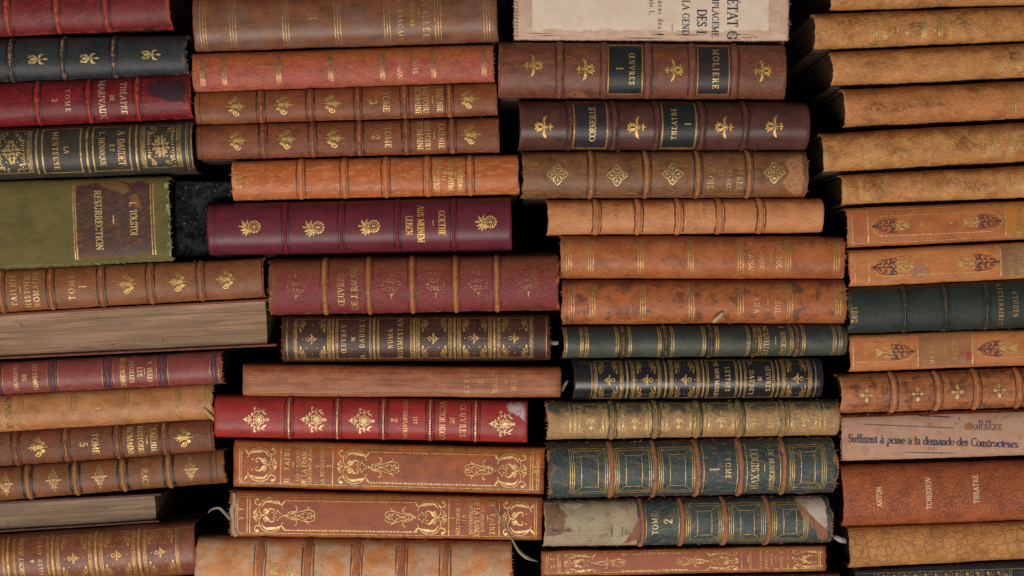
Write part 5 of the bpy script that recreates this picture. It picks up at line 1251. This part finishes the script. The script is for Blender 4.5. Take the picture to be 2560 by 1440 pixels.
# ================================================================ fourth column
def nap(label, Lft, x0, base=(188, 133, 78), texts=(), rules=(), dep=0, gr=.75):
    m = leather('sueded_tan', base, (176, 116, 66), (116, 70, 38), wear=(202, 152, 96), wearamt=.5, scuff=.3, grain=gr, gs=(2.0, 7.5), grot=-20, rough=.46, mott=.9, stain=random.choice((.2, .35, .5)), dscale=random.choice((.5, .7, 1.0)), fade_shade=(144, 82, 38), fade_shade_at=(.66, .95))  # dark brown top edge is shade painted into the suede colour
    (y0, y1), (z0, z1) = Lft
    b = add('D', Book(label, (x0, y0, y1), (2560, z0, z1), x0, 2800, mat=m, bulge=.36, fray=1.6, dep=dep, pages=(84, 60, 44), wav=1.3))
    rs = random.Random(int(x0))
    for q in range(3):
        cx = rs.uniform(x0 + 60, 2540); cy = b.edge(cx, 1) + (b.edge(cx, 2) - b.edge(cx, 1)) * rs.uniform(.2, .6); rx, ry = rs.uniform(30, 95), rs.uniform(12, 24)
        b.blob('dark_stain', [(cx + rx * math.cos(t_), cy + ry * math.sin(t_)) for t_ in np.linspace(0, 6.28, 12)[:-1]], plain('dark_stain', (128, 76, 44), .6, .42, nscale=2, var=.4, alpha=.34), .04, 3, 10, 1.0)
    if rules: b.flush(b.triple(rules, 6.5, 3.2, 2, .8), 'gilt_tooling', gilt(.12, (216, 180, 102)))
    p = Pen()
    for t_, x, f, ch, c in texts:
        if t_ == '-': p.at(b.X(x), 0).line([(0, 13), (0, -13)], 3.4)
        elif t_.startswith('*'):
            for i in range(len(t_)): b.text('*', x, .1, 12, 'u', pen=p, c=c + (i - (len(t_) - 1) / 2) * .3)
        else: b.text(t_, x, f, ch, 'u', pen=p, c=c)
    b.flush(p, 'gilt_lettering', gilt(0.03, (236, 200, 120)))
    b.fibres(20, (178, 124, 76), 'llb', 7); return b
nap('Sueded tan book cut off by the top edge, highest of the fourth column', ((-72, 26), (-90, 12)), 2072, rules=(2231, 2391),
    texts=(('M. PROUST', 2250, .9, 11, 0), ('A', 2292, .12, 9, -.8), ("L'OMBRE DES", 2311, .96, 11, 0), ('JEUNES FILLES', 2354, .96, 12, 0)))
nap('Sueded tan book with a full gilt title between double lines, second in fourth column', ((36, 124), (17, 101)), 2031, rules=(2188, 2352),
    texts=(('M. PROUST', 2212, .7, 11, 0), ('-', 2244, 0, 0, 0), ('SODOME', 2268, .46, 10, 0), ('ET', 2292, .16, 9, 0), ('GOMORRHE', 2311, .66, 11, 0), ('***', 2337, 0, 12, 0)), dep=-1)
nap('Sueded tan book with two gilt stars near the right edge, third in fourth column', ((131, 215), (108, 193)), 2075, rules=(2503,),
    texts=(('**', 2521, 0, 12, 0), ('ALBERTINE', 2550, .74, 11, .0)), base=(188, 132, 80))
nap('Plainest sueded tan book, fourth down in the fourth column, single star at the edge', ((224, 317), (203, 295)), 2105, rules=(2536,), texts=(('*', 2556, 0, 12, 0),), base=(182, 114, 68))
nap('Sueded tan book with two stars and long worn title, fifth in fourth column', ((335, 429), (307, 403)), 2053, rules=(2478,),
    texts=(('**', 2496, 0, 12, 0), ('GUERMANTES', 2527, .9, 11, 0), ('LE', 2550, .18, 10, 0)), base=(190, 136, 82), dep=-1)
nap('Sueded tan book with a single star, directly above the one with an oval gilt frame', ((437, 511), (415, 493)), 2101, rules=(2522,),
    texts=(('*', 2540, 0, 12, 0), ('SWANN', 2556, .8, 10, 0)), base=(192, 138, 84), gr=.6)

def lens(b, x0, x1, v, p, w=2):
    a, c = b.X(x0), b.X(x1); h = b.HP() * v; r = 30; p.at(0, 0)
    for s_ in (1, -1):
        p.line([(a + r, h * s_), (c - r, h * s_)], w)
        for X_, sg in ((a, 1), (c, -1)): p.curve([(X_, 0), (X_ + 8 * sg, h * .55 * s_), (X_ + 18 * sg, h * .85 * s_), (X_ + r * sg, h * s_)], w)
def gflower(p):
    p.curve([(0, 0), (14, 0), (26, 0)], 2.2).line([(-6, 0), (0, 4), (6, 0), (0, -4), (-6, 0)], 1.8).leaf(22, 0, 38, 0, 12).leaf(28, 2, 38, 8, 5).leaf(28, -2, 38, -8, 5)
    for s_ in (1, -1):
        p.curve([(2, 2 * s_), (12, 4 * s_), (18, 11 * s_), (24, 9 * s_)], 2).curve([(8, 0), (14, -5 * s_), (22, -11 * s_)], 1.8)
        p.dot(4, 10 * s_, 3).dot(12, 11 * s_, 2.4).dot(26, 9 * s_, 2)
def dleaf(p, k=1.0):
    for s_ in (1, -1):
        p.spiral(40, 11 * s_ * k, 1, 5.5, 0, 1.2 * s_, 2.2, 2.0); p.spiral(27, 9 * s_ * k, 1, 4.2, 90, 1.1 * s_, 2.0, 1.6); p.spiral(15, 6 * s_ * k, .8, 3, 90, 1.1 * s_, 1.6, 1.2)
        p.curve([(0, 0), (14, 8 * s_), (30, 16 * s_ * k), (48, 17 * s_ * k)], 1.6).curve([(48, 2 * s_), (44, 8 * s_), (50, 12 * s_), (47, 19 * s_ * k)], 2.6)
        p.leaf(6, 1 * s_, 15, 6 * s_, 3, .2).leaf(20, 2 * s_, 32, 6 * s_, 4, .2).leaf(32, 2 * s_, 46, 8 * s_, 5, .2).leaf(33, 14 * s_, 44, 17 * s_, 4)
        p.curve([(4, 2 * s_), (12, 12 * s_), (22, 15 * s_)], 1.4)
    p.line([(-2, 0), (50, 0)], [1.5, 3.5]).leaf(-6, 0, 8, 0, 7).dot(24, 0, 2.4)
stampm = plain('dark_stamped_leather', (96, 58, 52), .5, .25)
m = leather('tan_tooled_calf', (172, 102, 58), (162, 92, 52), (120, 66, 40), wear=(182, 118, 70), wearamt=.5, scuff=.1, grain=.28, rough=.42, stain=.15)
b = add('D', Book('Tan book with a long pointed-oval gilt frame ending in dark leafwork', (2115, 521, 619), (2560, 502, 598), 2115, 2800, mat=m, bulge=.18, p=4, fray=1.6, pages=(36, 24, 18)))
b.patch('title_label', 2514, 2640, -.80, .80, leather('ochre_label', (182, 118, 50), (172, 108, 46), (130, 78, 40), scuff=.08, wearamt=.2), .1)
p = Pen(); h = b.HP() * .84; p.at(0, 0).line([(b.X(2122), h), (b.X(2790), h)], 1.8).line([(b.X(2130), -h), (b.X(2790), -h)], 1.6); b.rules([2131], 2, .8, p); b.rules([2170, 2513], 3, .8, p); lens(b, 2178, 2506, .52, p)
for x in (2303, 2378): p.at(b.X(x), 0).dot(0, 0, 3.2)
p.at(b.X(2236), 0); gflower(p); p.at(b.X(2446), 0, -1, 1); gflower(p)
b.flush(p, 'gilt_tooling', gilt(.02, (240, 200, 120)), .12)
p = Pen(); p.at(b.X(2186), 0, 1.1, 1); dleaf(p); p.at(b.X(2500), 0, -1.1, 1); dleaf(p); b.flush(p, 'stamped_leaves', stampm)
p = Pen(); b.text('J.PSICHARI', 2547, .8, 13, pen=p); b.flush(p, 'gilt_lettering', gilt(0.19, (206, 160, 88)), .2)
b.fibres(12, (180, 110, 70), 'l')

m = leather('apricot_calf', (192, 122, 72), (184, 110, 62), (140, 78, 48), wear=(196, 96, 50), wearamt=.55, scuff=.1, grain=.25, rough=.4, stain=.18, streak=.15)
b = add('D', Book('Apricot book with dark stamped leaves and a grey-brown title patch at right', (2120, 626, 718), (2560, 606, 697), 2120, 2800, mat=m, bulge=.18, p=4, fray=1.6, pages=(34, 22, 17)))
b.patch('title_label', 2502, 2660, -.84, .84, leather('taupe_label', (150, 108, 78), (140, 100, 72), (110, 76, 54), scuff=.05, wearamt=.2, grain=.3), .1)
p = Pen(); h = b.HP() * .84; p.at(0, 0).line([(b.X(2126), h), (b.X(2790), h)], 1.4).line([(b.X(2136), -h), (b.X(2790), -h)], 1.4); b.rules([2137, 2172], 2.6, .8, p); b.rules([2502], 4.5, .78, p)
for s_ in (1, -1): p.line([(b.X(2232), .5 * b.HP() * s_), (b.X(2440), .5 * b.HP() * s_)], 1.7)
p.curve([(b.X(2232), .5 * b.HP()), (b.X(2200), .46 * b.HP()), (b.X(2181), 0), (b.X(2200), -.46 * b.HP()), (b.X(2232), -.5 * b.HP())], 1.6).curve([(b.X(2440), .5 * b.HP()), (b.X(2475), .46 * b.HP()), (b.X(2494), 0), (b.X(2475), -.46 * b.HP()), (b.X(2440), -.5 * b.HP())], 1.6)
for x in (2316, 2370): p.at(b.X(x), 0).dot(0, 0, 2.8)
p.at(b.X(2240), 0, 1.25, 1.15); gflower(p); p.at(b.X(2438), 0, -1.25, 1.15); gflower(p); b.flush(p, 'gilt_tooling', gilt(.02, (240, 196, 112)), .12)
p = Pen(); p.at(b.X(2184), 0, 1.15, 1.2); dleaf(p); p.at(b.X(2494), 0, -1.15, 1.2); dleaf(p); b.flush(p, 'stamped_leaves', stampm)
b.blob('mauve_stain', [(2275, 672), (2300, 660), (2325, 668), (2322, 688), (2290, 694), (2272, 690)], plain('mauve_stain', (176, 130, 112), .5, .35), .05, 4)
p = Pen(); b.text('DE DAMAS', 2528, .86, 12, pen=p); b.text('LE CHEMIN', 2554, .86, 13, pen=p); b.flush(p, 'gilt_lettering', gilt(0.07, (216, 176, 104)), .2)
b.fibres(12, (190, 110, 66), 'l')

m = leather('bottle_green_leather', (46, 54, 48), (42, 48, 48), (28, 32, 30), wear=(96, 90, 58), wearamt=.45, scuff=.06, grain=.6, gs=(7, 9), rough=.38, stain=.2)
b = add('D', Book('Bottle green ribbed book dated 1892 in the fourth column', (2115, 719, 834), (2560, 698, 819), 2115, 2800, mat=m, bulge=.33, fray=2.4, pages=(40, 30, 22)))
b.bands([2264, 2366, 2470, 2600], 11, .9, leather('green_ribs_dark', (46, 52, 46), (40, 44, 42), (28, 30, 28), wear=(120, 90, 60), wearamt=.35), tool=(28, 32, 30), tw=3)
p = Pen(); b.text('1892', 2136, .34, 15, pen=p, c=-.18, bold=.13); b.text('LITTERAIRES', 2503, .84, 11, pen=p); b.text('ETUDES', 2539, .52, 12, pen=p); b.flush(p, 'gilt_lettering', gilt(0.08, (206, 156, 88)))
b.fibres(30, (120, 116, 76), 'lllb', 8)

m = leather('orange_calf', (184, 116, 70), (174, 104, 60), (130, 72, 44), wear=(186, 92, 44), wearamt=.5, scuff=.14, grain=.25, rough=.42, stain=.2)
b = add('D', Book('Bright orange-tan book with a central taupe title patch flanked by dark leafwork', (2122, 837, 930), (2560, 823, 913), 2122, 2800, mat=m, bulge=.18, p=4, fray=1.4, pages=(30, 20, 15)))
b.patch('title_label', 2296, 2431, -.84, .84, leather('taupe_label', (158, 104, 70), (148, 98, 66), (120, 74, 50), scuff=.05, wearamt=.2, grain=.4, gs=(8, 8)), .1)
b.blob('red_mark', [(2415, 880), (2426, 878), (2427, 900), (2416, 902)], plain('red_wax', (168, 58, 34), .5), .16, 1, 4)
p = Pen(); h = b.HP() * .86; p.at(0, 0).line([(b.X(2128), h), (b.X(2790), h)], 1.4).line([(b.X(2128), -h), (b.X(2790), -h)], 1.4).line([(b.X(2133), -h), (b.X(2133), h)], 1.6); b.rules([2295], 3, .82, p); b.rules([2431], 3.4, .82, p)
for s_ in (1, -1): p.line([(b.X(2140), .5 * b.HP() * s_), (b.X(2245), .5 * b.HP() * s_)], 1.6).line([(b.X(2500), .5 * b.HP() * s_), (b.X(2780), .5 * b.HP() * s_)], 1.6)
p.curve([(b.X(2240), .5 * b.HP()), (b.X(2270), .4 * b.HP()), (b.X(2286), 0), (b.X(2270), -.4 * b.HP()), (b.X(2240), -.5 * b.HP())], 1.6).curve([(b.X(2490), .5 * b.HP()), (b.X(2460), .4 * b.HP()), (b.X(2443), 0), (b.X(2460), -.4 * b.HP()), (b.X(2490), -.5 * b.HP())], 1.6)
p.at(b.X(2164), 0).dot(0, 0, 2.6); p.at(b.X(2238), 0, -1.3, 1.15); gflower(p); p.at(b.X(2495), 0, 1.3, 1.15); gflower(p); b.flush(p, 'gilt_tooling', gilt(.02, (236, 192, 108)), .12)
p = Pen(); p.at(b.X(2284), 0, -1.1, 1.1); dleaf(p); p.at(b.X(2446), 0, 1.1, 1.1); dleaf(p); b.flush(p, 'stamped_leaves', stampm)
p = Pen(); b.text('DIEHL', 2387, .56, 12, pen=p); b.text('MANFROG', 2330, .72, 11, 'u', pen=p); p.at(b.X(2362), 0).line([(0, 7), (0, -7)], 1.8); b.flush(p, 'gilt_lettering', gilt(0.08, (210, 164, 92)), .2)

m = leather('tree_calf', (170, 108, 68), (158, 94, 56), (92, 54, 38), wear=(186, 124, 78), wearamt=.6, scuff=.3, grain=.35, rough=.4, mott=.9, stain=.9, dscale=1.2, streak=.4)
b = add('D', Book('Tan and dark-streaked ribbed book with small gilt crosses of four diamonds', (2092, 937, 1033), (2560, 920, 1018), 2094, 2800, mat=m, bulge=.36, fray=1.6, bow=5, pages=(44, 30, 22)))
b.bands([2237, 2348, 2445, 2551, 2655], 13, 1.0, leather('tan_ribs', (170, 108, 66), (156, 92, 54), (110, 62, 40), wear=(190, 130, 84)), tool=(84, 50, 36), tw=3.5)
for x, y in ((2167, 988), (2295, 985), (2394, 980), (2499, 976)):
    p = Pen().at(b.X(x), b.T(x, y) / K); o_diamonds(p); b.flush(p, 'gilt_ornament', gilt(.06, (226, 200, 128)))
b.fibres(12, (170, 110, 70), 'l')

m = paper('pinkish_printed_paper', (190, 150, 128), (176, 118, 92), dirt=(110, 78, 66), dirtamt=.4)
b = add('D', Book('Pinkish paper-backed book lettered in dark blue with a horizontal line of text', (2100, 1038, 1153), (2560, 1023, 1138), 2099, 2800, mat=m, bulge=.2, p=3, fray=2.0, cover=plain('pink_boards', (132, 80, 60)), pages=(60, 40, 30)))
b.flush(Pen().at(0, 0).line([(-600, b.HP() * .96), (600, b.HP() * .96)], 7), 'leather_edge', plain('red_leather_strip', (150, 70, 44), .6, .1), .08)
inkb = plain('blue_black_ink', (62, 54, 76), .7, .2)
def htext(b, t_, x, y, w_, ch, rot, p, bold=.17, thin=.085):
    nat = sum(G[q][0] for q in t_); ex = (w_ / ch - nat) / max(1, len(t_) - 1)
    p.at(b.X(x), b.T(x, y) / K, ch, ch, rot); gx = 0
    for q in t_:
        glyph(p, q, (lambda P_, dx=gx: [(dx + a, c) for a, c in P_]), bold, thin); gx += G[q][0] + ex
p = Pen(); dr = math.degrees(b.th)
htext(b, 'Suffisent à peine a la demande des Constructeurs.', 2119, 1105, 430, 20, -1.9 - dr, p, .2, .1)
htext(b, 'et en', 2448, 1058, 31, 11, 0 - dr, p); htext(b, 'AMÉRIQUE', 2428, 1074, 78, 13, 0 - dr, p)
p.at(0, 0)
for i in range(48): x = 2166 + i * 4.6; p.at(b.X(x), b.T(x, 1061 + i * .19) / K).dot(0, 0, 1.7)
for dx in (0,): p.at(0, 0).line([(b.X(2262), b.T(2262, 1131) / K), (b.X(2330), b.T(2330, 1133) / K), (b.X(2395), b.T(2395, 1134) / K)], [1, 2.6, 1])
p.at(0, 0).line([(b.X(2300), b.T(2300, 1040) / K), (b.X(2380), b.T(2380, 1044) / K)], 2.4).line([(b.X(2400), b.T(2400, 1044) / K), (b.X(2403), b.T(2403, 1056) / K)], 2)
b.flush(p, 'printed_lettering', inkb, .14)
b.blob('brown_stain', [(2412, 1060), (2430, 1056), (2434, 1068), (2424, 1076), (2410, 1074)], plain('tea_stain', (168, 104, 60), .7, .1), .18, 3)
b.fibres(26, (190, 140, 110), 'lt')

m = leather('crackled_brick_leather', (164, 88, 50), (150, 78, 44), (94, 50, 36), wear=(164, 90, 50), wearamt=.5, scuff=.25, grain=.5, rough=.38, mott=.7, stain=.45, crack=.26, cdark=.42)
b = add('D', Book('Thick brick-red crackled leather book with three widely spaced pale words', (2101, 1163, 1315), (2560, 1150, 1299), 2101, 2800, mat=m, bulge=.24, p=2.6, fray=1.0, pages=(30, 20, 16)))
p = Pen(); b.text('ANTON', 2198, .33, 12, 'u', pen=p, bold=.17, thin=.13, c=-.02); b.text('TCHEKHOV', 2322, .52, 12, 'u', pen=p, bold=.17, thin=.13, c=.05); b.text('THEATRE', 2440, .46, 12, 'u', pen=p, bold=.17, thin=.13, c=.14)
b.flush(p, 'pale_lettering', plain('cream_foil', (232, 196, 150), .5, .05))

m = leather('crackled_yellow_tan', (184, 128, 74), (170, 112, 62), (112, 70, 40), wear=(176, 118, 74), wearamt=.6, scuff=.2, grain=.7, rough=.42, mott=.7, stain=.2, crack=.62, cdark=.36)
b = add('D', Book('Yellow-tan book with deep crackle veins, second from the bottom right', (2120, 1317, 1419), (2560, 1301, 1396), 2119, 2800, mat=m, bulge=.3, fray=2.2, pages=(36, 25, 18)))
b.flush(b.triple([2532], 6, 2, 2, .9), 'gilt_tooling', gilt(.25, (214, 176, 100)))
b.fibres(20, (170, 120, 80), 'l')

m = leather('slate_black_leather', (46, 46, 54), (42, 42, 48), (26, 26, 30), wear=(90, 70, 50), wearamt=.2, scuff=.03, grain=.45, rough=.4)
b = add('D', Book('Black book edged with a gilt lace border in the bottom right corner', (2140, 1424, 1556), (2560, 1402, 1550), 2138, 2800, mat=m, bulge=.12, p=5, fray=.7))
p = Pen(); h = b.HP(); a = b.X(2188); yt = h * .80
p.at(0, 0).line([(a, yt), (b.X(2790), yt)], 2).line([(a - 45, yt + 1), (a, yt)], 1.4)
for i in range(26):
    x = a + 10 + i * 13; p.at(x, yt - 2)
    if x > b.X(2520): break
    if i % 2: p.leaf(0, 0, 3, -14, 5).leaf(-4, -4, 2, -12, 3).leaf(5, -3, 3, -12, 3).line([(0, -6), (8, -15)], 1.4)
    else: p.ring(0, -6, 3.6, 1.5, 6)
p.at(0, 0).line([(b.X(2526), yt), (b.X(2526), -h * .8)], 2.4).line([(b.X(2531), yt), (b.X(2531), -h * .8)], 1.6).line([(a, yt), (a, -h * .8)], 2.4)
for i in range(5): p.at(a + 6, yt - 14 - i * 14).leaf(0, 0, 10, -4, 5)
for i in range(5): p.at(b.X(2526) - 4, yt - 12 - i * 14).leaf(0, 0, -11, -5, 5).ring(-6, -8, 3, 1.3)
b.flush(p, 'gilt_tooling', gilt(.14, (196, 158, 96)), .12)

# ---------------------------------------------------------------- page blocks and boards, each reaching to the middle of the gap to its neighbour
for c, L_ in COLS.items():
    for i, b in enumerate(L_):
        def gp(u, l):
            xa = max(u.xr[0], l.xr[0]); xb = min(u.xr[1], l.xr[1])
            return max(0.0, min(l.edge(x, 1) - u.edge(x, 2) for x in (xa, xb)))
        gt = gp(L_[i - 1], b) if i else 0; gb = gp(b, L_[i + 1]) if i + 1 < len(L_) else 0
        b.gap = (gt, gb)
        if b.kind == 'book':
            c_ = b.cover or plain('dark_boards', (58, 38, 28), .7)
            b.build_body(c_, b.pages)

# ---------------------------------------------------------------- ribbons, slips and scraps
def strip3d(name, pts, w, mat, label=None, cat=None, parent=None, widths=None, thick=0.15, roll=0.0):
    """pts: (photo x, photo y, depth mm in front of the spines -> negative)"""
    P_ = catmull([(wx(x, d * MM), d * MM, wz(y, d * MM)) for x, y, d in pts], 6); n = len(P_)
    W = np.full(n, w * K) if widths is None else np.interp(np.linspace(0, 1, n), np.linspace(0, 1, len(widths)), widths) * K
    T_ = np.gradient(P_, axis=0); T_ /= np.linalg.norm(T_, axis=1, keepdims=True)
    side = np.cross(T_, np.array([0, 1, 0])); side /= np.linalg.norm(side, axis=1, keepdims=True) + 1e-9
    if roll: side = side * math.cos(R(roll)) + np.array([0, 1, 0]) * math.sin(R(roll)); 
    V = np.concatenate([P_ - side * W[:, None] / 2, P_ + side * W[:, None] / 2]); F = [(i, i + 1, n + i + 1, n + i) for i in range(n - 1)]
    uv = np.concatenate([np.stack([np.arange(n) * .1, np.zeros(n)], 1), np.stack([np.arange(n) * .1, np.ones(n) * .3], 1)])
    o = new_obj(name, V, F, mat, None, uv=uv)
    sm = o.modifiers.new('thickness', 'SOLIDIFY'); sm.thickness = thick * MM; sm.offset = 0
    if label: o['label'] = label; o['category'] = cat
    return o
strip3d('bookmark_ribbon', [(1222, 1262, -8), (1236, 1268, -8), (1250, 1290, -8.5), (1262, 1315, -8.5), (1280, 1348, -9), (1298, 1378, -8), (1318, 1394, -6), (1345, 1404, -4)], 6,
        plain('sage_silk', (150, 138, 104), .55), 'Frayed sage-grey ribbon draped over the right end of the arabesque book marked J.S.', 'bookmark', widths=[1, 3, 6, 4, 4, 8, 10, 1], thick=.08, roll=25)
strip3d('paper_slip', [(520, 1282, 4), (530, 1273, 4), (548, 1270, 4), (562, 1282, 3), (576, 1298, 0)], 8, plain('yellowed_paper', (158, 140, 118), .8),
        'Curled strip of yellowed paper poking from the torn left end of the arabesque book', 'paper strip', widths=[2, 4, 7, 8, 8], thick=.08, roll=20)
strip3d('bookmark_ribbon', [(2078, 1334, 8), (2088, 1342, 2), (2102, 1350, 0), (2117, 1352, 3)], 12, plain('white_silk', (168, 164, 158), .5),
        'Short white ribbon end in the gap right of the book with torn printed paper', 'bookmark', widths=[5, 11, 13, 13])
strip3d('paper_slip', [(1374, 856, 3), (1384, 858, 2), (1396, 857, 3)], 10, plain('white_paper', (176, 166, 158), .8),
        'Tiny white slip of paper between the near-black brown book and the slate green book', 'paper slip', widths=[9, 10, 9])
strip3d('paper_slip', [(1404, 978, 5), (1410, 966, 3), (1416, 956, 2), (1421, 950, 3)], 8, plain('grey_paper', (128, 112, 98), .8),
        'Thin grey slip of paper at the right end of the plain smooth brown book', 'paper slip', widths=[7, 8, 7, 3])
zn = -10.9
strip3d('paper_scrap', [(1782, 806, zn), (1790, 799, zn), (1799, 790, zn), (1807, 782, zn)], 8, plain('pink_paper', (202, 164, 142), .8),
        'Small pale pink chip of paper stuck to the blotchy stained tan book', 'paper scrap', widths=[5, 8, 9, 7])
# torn leather and paper clinging to two book ends: parts of those books
def child_strip(b, name, pts, w, mat, widths=None):
    o = strip3d(name, pts, w, mat, widths=widths); bpy.context.view_layer.update()
    o.parent = b.root; o.matrix_parent_inverse = b.root.matrix_world.inverted(); return o
bpy.context.view_layer.update()
child_strip(_flap, 'torn_flap', [(504, 1010, -6), (512, 1024, -7.5), (524, 1038, -7.5), (538, 1052, -5)], 8, plain('torn_tan', (182, 144, 98), .8), [3, 9, 8, 7])
child_strip(_tb, 'torn_lining', [(585, 1232, -3.4), (586, 1255, -4), (580, 1275, -4.2), (583, 1300, -4), (584, 1325, -4), (592, 1340, -3.4)], 8, plain('torn_lining', (168, 146, 122), .85), [7, 9, 12, 9, 11, 13])
